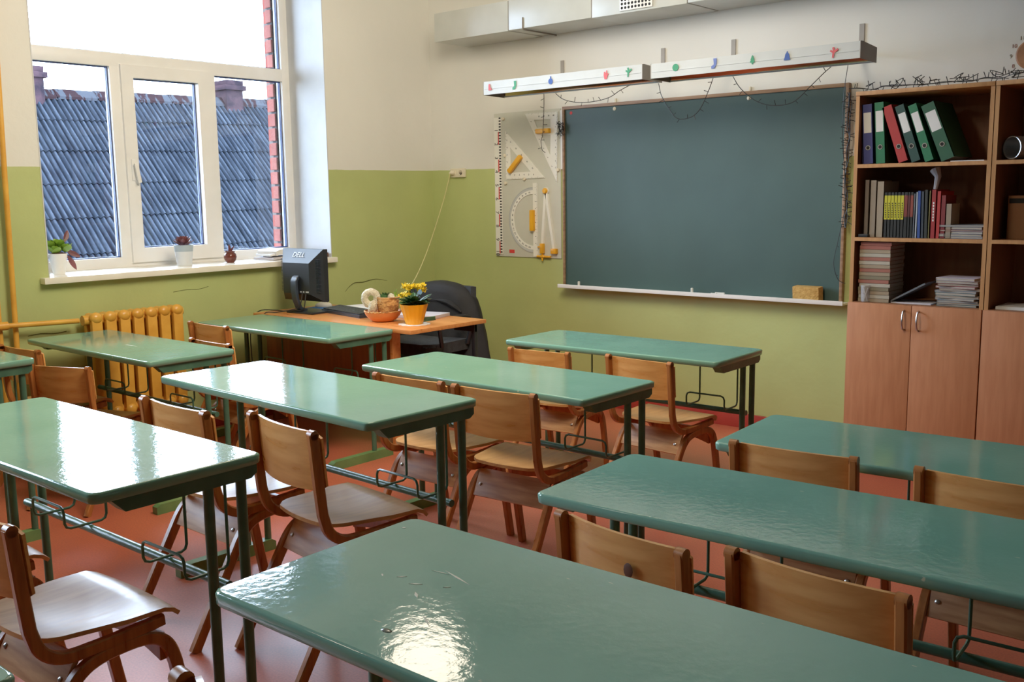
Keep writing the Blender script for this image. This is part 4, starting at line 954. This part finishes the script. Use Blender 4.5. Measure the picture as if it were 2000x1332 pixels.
m = MB(); m.tube([(-.01, 0, .004), (.012, 0, .07)], .003, 6); m.tube([(.01, .003, .004), (-.012, -.003, .072)], .003, 6); m.build('white_stick', 'chalk', r)
# second cabinet contents
r = thing('metal_tin', 'silver round can lying on its side on the second cabinet', 'can', (4.168, -.285, S1 + .056))
Mt = Matrix.Rotation(PI / 2, 4, 'X') @ Matrix.Rotation(0, 4, 'Z'); Mt = Matrix.Rotation(-.5, 4, 'Z') @ Mt
MB().lathe([(.001, -.08), (.05, -.08), (.052, -.078), (.052, .085), (.048, .085), (.048, -.07), (.001, -.07)], 28, M=Mt, cap=False).build('tin_body', 'alu', r)
MB().lathe([(.053, .078), (.055, .082), (.053, .086)], 28, M=Mt, cap=False).build('tin_rim', 'steel', r)
r = thing('archive_box', 'brown cardboard box with dark handle slot on the second cabinet shelf', 'box', (4.20, -.24, S2 + .0006))
MB().box(-.09, .20, -.06, .12, 0, .2, bev=.002).build('carton', mat('cardboard', rgb(150, 104, 70), .8), r)
m = MB(); m.box(-.085, -.02, -.0612, -.0598, .165, .188); m.box(0.0, .09, -.0612, -.0598, .01, .03); m.build('dark_slot', 'dark', r, smooth=0)
o = MB().box(-.1, .22, -.1, .1, 0, .014).build('paper_sheets', 'paper', loc=(4.20, -.27, S3 + .0006)); tag(o, 'flat sheaf of papers on the lowest shelf of the second cabinet', 'papers')

# clock
r = thing('wall_clock', 'round wooden wall clock with stick-on numerals above the second cabinet', 'clock', (4.10, 0, 2.045))
MB().lathe([(.001, 0), (.07, 0), (.07, .014), (.062, .02), (.001, .02)], 40, M=Matrix.Translation((0, -.001, 0)) @ TXZ).build('clock_rim', 'clockwood', r)
MB().lathe([(.056, .02), (.056, .0205)], 40, M=TXZ).build('clock_face', 'clockface', r)
m = MB(); m.box(-.0015, .0015, -.0225, -.0215, 0, .045); m.box(0, .03, -.0225, -.0215, -.0015, .0015); m.build('clock_hand', 'dark', r, smooth=0)
m = MB(); m2 = MB()
for k in range(1, 13):
    a = PI / 2 - k * PI / 6; (m if k % 2 == 0 else m2).text(str(k), .026, T3(.094 * math.cos(a), -.001, .094 * math.sin(a)))
m.build('numeral', mat('faded_red', rgb(150, 104, 96), .7), r, smooth=0); m2.build('numeral', mat('faded_olive', rgb(118, 116, 96), .7), r, smooth=0)

# ------------------------------------------------------------------ teacher's desk
TZ = .70
r = thing('teacher_desk', 'orange laminate teacher\'s desk in the room corner by the window wall', 'desk', (.11, -1.722, 0))
MB().box(0, 1.44, 0, .60, TZ - .022, TZ, bev=.002).build('desktop', 'tdesk', r)
MB().box(.045, 1.225, .06, .078, .12, TZ - .022).build('front_panel', 'tpanel', r, smooth=0)
m = MB(); m.box(1.225, 1.245, .04, .10, 0, TZ - .022); m.build('side_panel', 'tdesk', r, smooth=0)
m = MB(); m.box(.045, .063, .078, .56, 0, TZ - .022); m.build('side_panel', 'tpanel', r, smooth=0)
m = MB(); m.box(1.385, 1.41, .53, .555, 0, TZ - .022, bev=.003); m.build('leg', 'blackpl', r)
m = MB(); m.box(1.24, 1.41, .535, .55, TZ - .07, TZ - .022); m.build('rail', 'blackpl', r, smooth=0)
# monitor
r = thing('computer_monitor', 'black flat monitor seen from behind on the teacher\'s desk', 'monitor', (.40, -1.50, TZ), math.radians(4))
W, H = .37, .325
z0 = .072
m = MB()
def ringf(w, zt, zb, y): return [(-w, y, zb), (w, y, zb), (w, y, zt), (-w, y, zt)]
A = ringf(W / 2, z0 + H, z0, .03); B = ringf(W / 2, z0 + H, z0, .0); Cc = [(-.155, -.055, z0 + .03), (.155 - .04, -.055, z0 + .03), (.155 - .04, -.055, z0 + H - .085), (-.155, -.055, z0 + H - .085)]
Cc = [(-.125, -.06, z0 + .05), (.115, -.06, z0 + .05), (.115, -.06, z0 + H - .085), (-.125, -.06, z0 + H - .085)]
vv = [[m.bm.verts.new((p[0] - .045, p[1], p[2])) for p in q] for q in (A, B, Cc)]
for i in range(2):
    for k in range(4):
        f_ = m.bm.faces.new((vv[i][k], vv[i][(k + 1) % 4], vv[i + 1][(k + 1) % 4], vv[i + 1][k]))
        if i == 1 and k == 2: f_.material_index = 1
m.bm.faces.new(vv[0][::-1]); m.bm.faces.new(vv[2])
m.build('rear_housing', ['blackpl', 'slate'], r, smooth=0)
MB().box(-W / 2 - .045, W / 2 - .045, .03, .036, z0, z0 + H, bev=.002).build('front_bezel', 'blackpl', r)
MB().box(-W / 2 + .015 - .045, W / 2 - .015 - .045, .036, .0368, z0 + .02, z0 + H - .018).build('screen', mat('screen_black', rgb(10, 12, 16), .15), r, smooth=0)
m = MB(); sl = math.atan2(.06, .085)
m.text('DELL', .05, Matrix.Translation((-.05, -.0300, z0 + H - .037)) @ Matrix.Rotation(PI / 2 - sl + .0, 4, 'X'), .0006); m.build('logo', 'logo', r, smooth=0)
m = MB()
for k in range(26):
    z = z0 + .06 + k * .008
    for sx in (-1, 1):
        xa, xb = sx * .145 - .045, sx * .172 - .045
        m.box(min(xa, xb), max(xa, xb), -.0455 + .012, -.012, z, z + .003)
m.build('vent_slot', 'slate', r, smooth=0)
m = MB(); m.strip([(-.005, .012), (-.05, .03), (-.075, .09), (-.082, .16), (-.080, .20), (-.07, .218), (-.055, .225)], -.045, .05, .022); m.build('stand_neck', 'slate', r)
MB().box(-.12, .12, -.09, .10, 0, .012, bev=.004).build('stand_base', 'blackpl', r)
m = MB()
for i, x in enumerate((-.01, .015, .04, .055)): m.box(x - .006, x + .006, -.0608, -.0595, z0 + .058, z0 + .066)
m.build('port_label', 'logo', r, smooth=0)
m = MB(); m.tube(smooth_path([(.03, -.055, z0 + .055), (.035, -.075, .05), (.01, -.07, .02), (-.06, -.08, .016), (-.16, -.075, .006), (-.26, -.06, .004), (-.33, -.14, .0), (-.34, -.20, -.10), (-.33, -.2, -.4), (-.3, -.18, -.55)], 5), .0035, 6)
m.tube(smooth_path([(-.0, -.058, z0 + .055), (-.005, -.08, .045), (-.07, -.1, .02), (-.15, -.14, .006), (-.2, -.2, .0), (-.215, -.225, -.1), (-.27, -.2, -.35), (-.3, -.18, -.6)], 5), .0035, 6); m.build('monitor_cable', 'wire', r)
# keyboard, mouse, mat, book
r = thing('computer_keyboard', 'black keyboard on the teacher\'s desk beside the monitor', 'keyboard', (.69, -1.41, TZ + .0005), math.radians(-10))
MB().prism([(-.08, 0), (.08, 0), (.08, .030), (.06, .032), (-.08, .018)], -.23, .23, 'yz').build('keyboard_base', 'slate', r, smooth=0)
m = MB(); Mk = Matrix.Translation((0, -.01, .0255)) @ Matrix.Rotation(.098, 4, 'X')
for i in range(20):
    for j in range(6): m.box(-.222 + i * .0222, -.222 + i * .0222 + .019, -.062 + j * .0205, -.062 + j * .0205 + .017, 0, .006, M=Mk)
m.build('key', 'blackpl', r, smooth=0)['kind'] = 'stuff'
o = MB().box(-.12, .12, -.09, .09, 0, .003, bev=.001).build('mouse_pad', 'blue', loc=(.30, -1.285, TZ + .0005), rz=.2); tag(o, 'blue mouse pad behind the monitor', 'mouse pad')
r = thing('computer_mouse', 'beige computer mouse on the blue pad', 'mouse', (.245, -1.27, TZ + .004), .6)
g = MB(); g.blob((0, 0, .008), .05, (1.15, .62, .5), 3)
for v_ in g.bm.verts: v_.co.z = max(v_.co.z, 0)
g.build('mouse_shell', 'beige', r); MB().tube([(.018, 0, .031), (.03, 0, .029)], .004, 8).build('scroll_wheel', 'slate', r)
r = thing('open_book', 'open book lying behind the keyboard', 'book', (.52, -1.20, TZ + .0005), -.2)
g = []
for i in range(17):
    x = -.15 + .3 * i / 16; z = .008 + .018 * abs(math.sin(PI * abs(x) / .16)) ** .7 * (1 - abs(x) / .18); g.append([(x, -.1, z), (x, .1, z)])
MB().sheet(g, .002).build('pages', 'paper', r); MB().box(-.152, .152, -.102, .102, 0, .004).build('cover', book_mat('cocoa', 110, 70, 50), r, smooth=0)
o = MB().box(-.14, .14, -.1, .1, 0, .02, bev=.001).build('paper_pile', 'cover', loc=(1.15, -1.26, TZ + .0005), rz=.25); tag(o, 'small pile of papers between basket and flower pot', 'papers')
# basket on bowl
bx, by = 1.115, -1.53
r = thing('woven_bowl', 'shallow orange bowl on the teacher\'s desk under the wicker basket', 'bowl', (bx, by, TZ + .0005))
MB().lathe([(.001, .004), (.055, 0), (.075, .01), (.098, .035), (.108, .058), (.104, .060), (.092, .036), (.07, .014), (.001, .010)], 40, cap=False).build('bowl_body', 'saucer', r)
m = MB(); m.tube([(.106 * math.cos(a * PI / 30), .106 * math.sin(a * PI / 30), .060 + .003 * math.sin(a * 3.3)) for a in range(60)], .004, 6, closed=True); m.build('braided_rim', 'wicker', r)
r = thing('wicker_basket', 'small woven wicker basket standing in the orange bowl', 'basket', (bx + .022, by + .02, TZ + .016))
MB().lathe([(.001, 0), (.052, 0), (.058, .03), (.062, .075), (.066, .122), (.061, .122), (.055, .03), (.05, .006), (.001, .006)], 40, rib=lambda k: .012 * (k % 2), cap=False).build('basket_wall', 'wicker', r)
m = MB(); m.tube([(.064 * math.cos(a * PI / 24), .064 * math.sin(a * PI / 24), .122) for a in range(48)], .0045, 6, closed=True); m.build('basket_rim', 'wicker', r)
Rv = Vector((.755, .656, 0)); Fv = Vector((.656, -.755, 0))
c = Vector((bx, by, TZ)) - Rv * .065 + Vector((0, 0, .135))
m = MB(); pts = [c + Rv * (.036 * math.cos(a * PI / 20)) + Vector((0, 0, .038 * math.sin(a * PI / 20))) + Fv * .012 for a in range(40)]
m.tube(pts, [.0195 + .002 * random.random() for _ in pts], 12, closed=True)
for v_ in m.bm.verts: v_.co += Vector(noise.noise_vector(v_.co * 140)) * .0028
tag(m.build('fluffy_wreath', 'fluff'), 'white fluffy ring leaning on the left of the wicker basket', 'wreath')
m = MB(); c = Vector((bx, by, 0)) - Rv * .055 + Fv * .032 + Vector((0, 0, TZ + .08)); m.blob((0, 0, 0), .042, (.62, .62, 1.2), 3, .12, 4)
o = m.build('fluffy_ball', 'fluff', loc=c); o.rotation_euler = (.2, .45, 0); tag(o, 'white fluffy oval ornament hanging at the basket front left', 'ornament')
m = MB(); cc = Vector((bx + .022, by + .02, TZ + .12))
m.blob(cc + Rv * -.02 + Vector((0, 0, .022)), .022, (1.1, 1, .9), 2, .3, 3); m.mi = 1
m.blob(cc + Rv * .02 + Vector((0, 0, .02)), .024, (1.2, 1, .8), 2, .3, 3); m.mi = 0
for k in range(6):
    a = random.uniform(0, 6.28); m.leaf(cc + Rv * random.uniform(-.03, .0) + Vector((0, 0, .015)), (math.cos(a), math.sin(a), .8), (0, 0, 1), .04, .02)
m.mi = 2; m.tube([cc + Rv * .045, cc + Rv * .052 + Vector((0, 0, .065))], [.004, .003], 6); m.tube([cc + Rv * .05, cc + Rv * .062 + Vector((0, 0, .04))], [.003, .002], 6); m.tube([cc + Rv * .043 + Vector((0, 0, .02)), cc + Rv * .04 + Vector((0, 0, .05))], [.002, .004], 6)
tag(m.build('dried_bouquet', ['leaf', 'fluff', 'leaflime']), 'little arrangement of greenery and fluff filling the wicker basket', 'bouquet')
# kalanchoe pot on doily
px, py = 1.365, -1.52
m = MB(); pts = []
for k in range(72): a = 2 * PI * k / 72; rr_ = .088 + .006 * math.cos(a * 12); pts.append((rr_ * math.cos(a), rr_ * math.sin(a)))
m.prism(pts, 0, .0015, 'xy'); tag(m.build('lace_doily', 'paper', loc=(px, py, TZ + .0005)), 'white scalloped doily beneath the orange flower pot', 'doily')
r = thing('flower_pot', 'orange fluted pot holding yellow flowers on the teacher\'s desk', 'potted plant', (px, py, TZ + .0022))
MB().lathe([(.001, 0), (.047, 0), (.052, .02), (.066, .07), (.078, .112), (.074, .112), (.062, .07), (.048, .012), (.001, .01)], 64, rib=lambda k: .05 * abs(math.cos(k * PI / 4)) - .02, cap=False).build('pot', 'potor', r)
MB().lathe([(.001, .09), (.068, .09)], 24, cap=False).build('soil', 'soil', r)
m = MB()
for k in range(34):
    a = random.uniform(0, 6.28); e = random.uniform(.2, 1.2); m.leaf((.02 * math.cos(a), .02 * math.sin(a), .09 + random.uniform(0, .03)), (math.cos(a), math.sin(a), e), (0, 0, 1), random.uniform(.06, .1), random.uniform(.035, .05), -.2)
m.build('leaves', 'leaf', r)
m = MB(); fl = MB(); heads = []
for hx, hy in ((0, 0), (-.045, .0), (.05, .01), (-.02, -.02), (.025, -.02), (.06, -.0), (-.06, .02), (-.035, -.01), (.03, .03)):
    hz = random.uniform(.175, .225) if abs(hx) < .055 else random.uniform(.16, .19)
    hp = Rv * hx + Fv * (-hy) + Vector((0, 0, hz)); m.tube([Vector((0, 0, .09)) + hp * .15, hp], .0022, 5)
    for q in range(24):
        p = hp + Vector((random.uniform(-.017, .017), random.uniform(-.017, .017), random.uniform(-.012, .012)))
        nrm = (Vector((random.uniform(-1, 1), random.uniform(-1.4, .6), random.uniform(.2, 1)))).normalized(); u = nrm.orthogonal().normalized(); w_ = nrm.cross(u)
        for t in range(4):
            a = t * PI / 2; d = u * math.cos(a) + w_ * math.sin(a); fl.leaf(p, d, nrm, .0095, .008, .15, 3)
m.build('flower_stem', 'leaf', r); o = fl.build('blossoms', 'flower', r)
m = MB(); c = Rv * .038 + Fv * .03 + Vector((0, 0, .168)); m.leaf(c, Vector((.1, 0, 1)), Fv, .03, .026, 0, 5); m.build('blue_tag', mat('blue_paper', rgb(130, 170, 214), .6), r)
m = MB()
for k in range(3): m.tube([Vector((1.39, -1.50, TZ + .012 + k * .008)) + Fv * (-.02 - .01 * k), Vector((1.39, -1.50, TZ + .02 + k * .009)) + Rv * .085 + Fv * (-.04 + .01 * k)], .0042, 7)
tag(m.build('cut_stems', 'leaf'), 'bunch of cut green stems lying right of the orange pot', 'stems')

# ------------------------------------------------------------------ office chair and jacket
r = thing('office_chair', 'black office chair behind the teacher\'s desk', 'office chair', (.77, -.86, 0), math.radians(6))
m = MB(); pts = rrect(-.24, .24, -.24, .22, .08, 5); m.prism(pts, .42, .49, 'xy'); bmesh.ops.bevel(m.bm, geom=m.bm.edges[:], offset=.02, segments=3, affect='EDGES'); m.build('seat', 'fabric', r, smooth=60)
g = []
for i in range(9):
    z = .52 + .30 * i / 8; g.append([(-.22 + .44 * j / 10, .20 - .05 * (1 - (2 * j / 10 - 1) ** 2) * -1 + .03 * (z - .5), z) for j in range(11)])
MB().sheet(g, .04).build('backrest', 'fabric', r, smooth=60)
for sx in (-1, 1):
    m = MB(); m.tube(smooth_path([(sx * .25, .12, .46), (sx * .285, .12, .60), (sx * .285, .06, .645), (sx * .285, -.16, .645), (sx * .27, -.19, .62), (sx * .25, -.14, .47)], 5), .014, 10); m.build('armrest', 'blackpl', r)
MB().tube([(0, 0, .08), (0, 0, .43)], .025, 12).build('gas_column', 'blackpl', r)
m = MB()
for k in range(5):
    a = 2 * PI * k / 5; m.tube([(0, 0, .09), (.26 * math.cos(a), .26 * math.sin(a), .065)], [.022, .014], 8)
m.build('star_base', 'blackpl', r)
for k in range(5):
    a = 2 * PI * k / 5; MB().tube([(.26 * math.cos(a) - .012, .26 * math.sin(a), .028), (.26 * math.cos(a) + .012, .26 * math.sin(a), .028)], .027, 12).build('castor', 'blackpl', r)
m = MB(); prof = [(.30, .40, .13), (.40, .375, .125), (.50, .355, .12), (.58, .335, .115), (.66, .315, .11), (.73, .29, .10), (.78, .255, .095), (.815, .20, .085), (.835, .13, .07), (.848, .05, .04), (.852, .005, .005)]
rings = []
for z, w, d in prof:
    rg = []
    for k in range(48):
        a = 2 * PI * k / 48; fold = 1 + (.10 * noise.noise(Vector((math.cos(a) * 3, math.sin(a) * 3, z * 2.2))) + .05 * math.sin(a * 9 + z * 5)) * min(1, (.86 - z) * 3)
        rg.append(m.bm.verts.new((w * math.copysign(abs(math.cos(a)) ** .8, math.cos(a)) * (1 + (fold - 1) * .4), d * math.sin(a) * fold, z)))
    rings.append(rg)
for i in range(len(rings) - 1):
    for k in range(48): m.bm.faces.new((rings[i][k], rings[i][(k + 1) % 48], rings[i + 1][(k + 1) % 48], rings[i + 1][k]))
m.bm.faces.new(rings[-1])
r = thing('draped_jacket', 'black jacket hung over the back of the office chair', 'jacket', (.70, -.64, 0), math.radians(8))
m.build('jacket_body', 'jacket', r, smooth=60)
m = MB(); m.tube(smooth_path([(-.2, -.085, .79), (-.1, -.11, .74), (.02, -.115, .735), (.14, -.11, .72), (.24, -.10, .66)], 5), [.01 + .008 * math.sin(i * .5) for i in range(21)], 8); m.build('collar_fold', 'jacket', r)

# ------------------------------------------------------------------ window sill items
ZW = 1.0075
r = thing('succulent_pot', 'tall white ribbed pot with green rosettes at the left end of the sill', 'potted plant', (-.16, -2.80, ZW))
MB().lathe([(.001, 0), (.030, 0), (.034, .02), (.048, .115), (.044, .115), (.03, .01), (.001, .008)], 28, rib=lambda k: .03 * (k % 2), cap=False).build('pot', 'potwhite', r)
MB().lathe([(.001, .105), (.044, .108), (.046, .118), (.03, .122)], 20, cap=False).build('soil', 'soil', r)
m = MB()
for cx_, cy_, cz_ in ((-.01, .01, .165), (.01, -.02, .13), (.02, .035, .14), (-.02, -.04, .16)):
    for k in range(9):
        a = k * 2.4; e = .25 + k * .09; m.leaf((cx_, cy_, cz_ - .02), (math.cos(a), math.sin(a), e), (0, 0, 1), .062 - k * .002, .05, .5)
m.build('rosettes', 'leaflime', r)
m = MB(); m.leaf((0, .04, .18), (0, .5, 1), (1, 0, 0), .07, .03, -.2); m.leaf((0, .05, .13), (.0, .9, -.5), (1, 0, 0), .08, .03, .2); m.leaf((.0, .055, .1), (.0, .5, -1), (1, 0, 0), .09, .03, .1); m.build('red_leaves', 'leafred', r)
r = thing('grey_white_pot', 'grey and white cylindrical pot with dark red rosette on the sill', 'potted plant', (-.13, -2.035, ZW))
MB().lathe([(.001, 0), (.044, 0), (.052, .07), (.054, .088), (.001, .088)], 32, cap=False).build('pot_lower', 'potpale', r)
MB().lathe([(.054, .088), (.058, .128), (.054, .128), (.05, .09)], 32, cap=False).build('pot_band', 'potgrey', r)
m = MB()
for k in range(26):
    a = k * 2.4; e = .1 + k * .05; m.leaf((.01 * math.cos(a), .01 * math.sin(a), .12 + k * .001), (math.cos(a), math.sin(a), e), (0, 0, 1), .072 - k * .0014, .032, .35)
m.build('red_rosette', 'leafred', r)
r = thing('brown_sprout_pot', 'small round brown glazed pot with a sprout on the sill', 'potted plant', (-.12, -1.715, ZW))
MB().lathe([(.001, 0), (.024, 0), (.036, .016), (.041, .036), (.037, .054), (.028, .064), (.034, .074), (.029, .074), (.024, .064), (.001, .06)], 32, cap=False).build('pot', 'potbrown', r)
m = MB(); m.leaf((0, 0, .062), (.1, -.3, 1), (1, 0, 0), .06, .02, .2); m.leaf((0, 0, .062), (.1, .5, 1), (1, 0, 0), .05, .014, .2); m.leaf((0, 0, .062), (.1, -1.0, .3), (0, 0, 1), .05, .012, -.2); m.build('sprout', 'leafred', r)
zz = ZW
for i, (t, w, lab, mt, ry) in enumerate(((.012, .2, 'sheaf of white papers lowest in the sill pile behind the monitor', 'paper', 0), (.014, .2, 'lilac-edged notebook in the sill pile behind the monitor', 'cover', .08), (.012, .19, 'white notebook in the middle of the sill pile', 'paper', -.1), (.03, .18, 'thick white paper bundle topping the sill pile', 'paper', .12))):
    m = MB(); g = []
    for a in range(9):
        y_ = -.11 + .22 * a / 8; g.append([(-w / 2, y_ * (1 + .1 * (3 - i)), .0006 + (.006 * i * max(0, 1 - abs(y_) / .11) ** .5)), (w / 2, y_ * (1 + .1 * (3 - i)), .0006 + (.006 * i * max(0, 1 - abs(y_) / .11) ** .5))])
    m.sheet(g, t); o = m.build('paper_bundle', mt, loc=(-.13, -1.33, zz + .0005), rz=ry, smooth=30); o.location.z += 0
    tag(o, lab, 'papers'); zz += t + .0012 + (.006 if i else .002)
o = MB().box(-.09, .09, -.12, .12, 0, .03, bev=.003).build('dark_book', book_mat('cocoa', 70, 50, 50), loc=(-.11, -1.12, ZW + .0005), rz=-.03); o.rotation_euler.x = 0
tag(o, 'dark brown book lying at the right end of the window sill', 'book')

# ------------------------------------------------------------------ lighting
W_ = bpy.data.worlds.new('World'); bpy.context.scene.world = W_; W_.use_nodes = True; nt = W_.node_tree; nt.nodes.clear()
out = N(nt, 'ShaderNodeOutputWorld'); bg = N(nt, 'ShaderNodeBackground'); tc = N(nt, 'ShaderNodeTexCoord'); sx = N(nt, 'ShaderNodeSeparateXYZ')
cr = N(nt, 'ShaderNodeValToRGB'); cr.color_ramp.elements[0].color = (.66, .81, 1, 1); cr.color_ramp.elements[1].color = (.78, .90, 1, 1)
L(nt, tc.outputs['Generated'], sx.inputs[0]); L(nt, sx.outputs['Z'], cr.inputs[0]); L(nt, cr.outputs[0], bg.inputs['Color']); bg.inputs['Strength'].default_value = SKY = 27.0
L(nt, bg.outputs[0], out.inputs[0])
def lamp(kind, name, loc, energy, col, rot=(0, 0, 0), **kw):
    l = bpy.data.lights.new(name, kind); l.energy = energy; l.color = col
    o = bpy.data.objects.new(name, l); COL.objects.link(o); o.location = loc; o.rotation_euler = rot
    for k, v in kw.items():
        if hasattr(l, k): setattr(l, k, v)
        else: setattr(l.cycles, k, v)
    return o
for i, (a, b) in enumerate(WINS):
    o = lamp('AREA', 'window_portal', (-.58, (a + b) / 2, 2.0), 1, (1, 1, 1), (0, -PI / 2, 0), shape='RECTANGLE', size=2.0, size_y=b - a)
    o.data.cycles.is_portal = True
lamp('POINT', 'ceiling_or_fill_lamp', (1.80, -1.92, 2.66), 16, (1, .86, .66), shadow_soft_size=.2)
lamp('POINT', 'ceiling_or_fill_lamp', (2.0, -5.6, 2.6), 12, (1, .87, .68), shadow_soft_size=.15)  # unseen lamp added behind the camera as warm fill

d_ = Vector((-1, .30, -.62)).to_track_quat('-Z', 'Y').to_euler()
lamp('AREA', 'window_wall_fill', (2.9, -2.75, 3.0), 84, (1, .86, .66), tuple(d_), shape='DISK', size=1.3)  # added fill light, unseen, brightens the window wall and left side

# ------------------------------------------------------------------ camera
cam = bpy.data.cameras.new('Camera'); co = bpy.data.objects.new('Camera', cam); COL.objects.link(co)
FPX = 1945.62; cam.sensor_width = 36; cam.lens = FPX * 36 / 2000
yaw, pit, rol = math.radians(40.9941), math.radians(8.4507), math.radians(-.8044)
cy_, sy_ = math.cos(yaw), math.sin(yaw)
Fw = Vector((-sy_ * math.cos(pit), cy_ * math.cos(pit), -math.sin(pit))); R_ = Vector((cy_, sy_, 0)); U_ = R_.cross(Fw)
Rr_ = R_ * math.cos(rol) + U_ * math.sin(rol); Ur_ = -R_ * math.sin(rol) + U_ * math.cos(rol)
Mc = Matrix((Rr_, Ur_, -Fw)).transposed().to_4x4(); Mc.translation = (5.431, -5.3622, 1.4235)
co.matrix_world = Mc; cam.clip_start = .05; cam.clip_end = 300
sc = bpy.context.scene; sc.camera = co
sc.view_settings.view_transform = 'Standard'; sc.view_settings.look = 'None'; sc.view_settings.exposure = 0; sc.view_settings.gamma = 1.12
sc.cycles.max_bounces = 10; sc.cycles.diffuse_bounces = 6; sc.cycles.transparent_max_bounces = 12; sc.cycles.use_denoising = True
sc.cycles.caustics_reflective = False; sc.cycles.caustics_refractive = False; sc.cycles.sample_clamp_indirect = 6
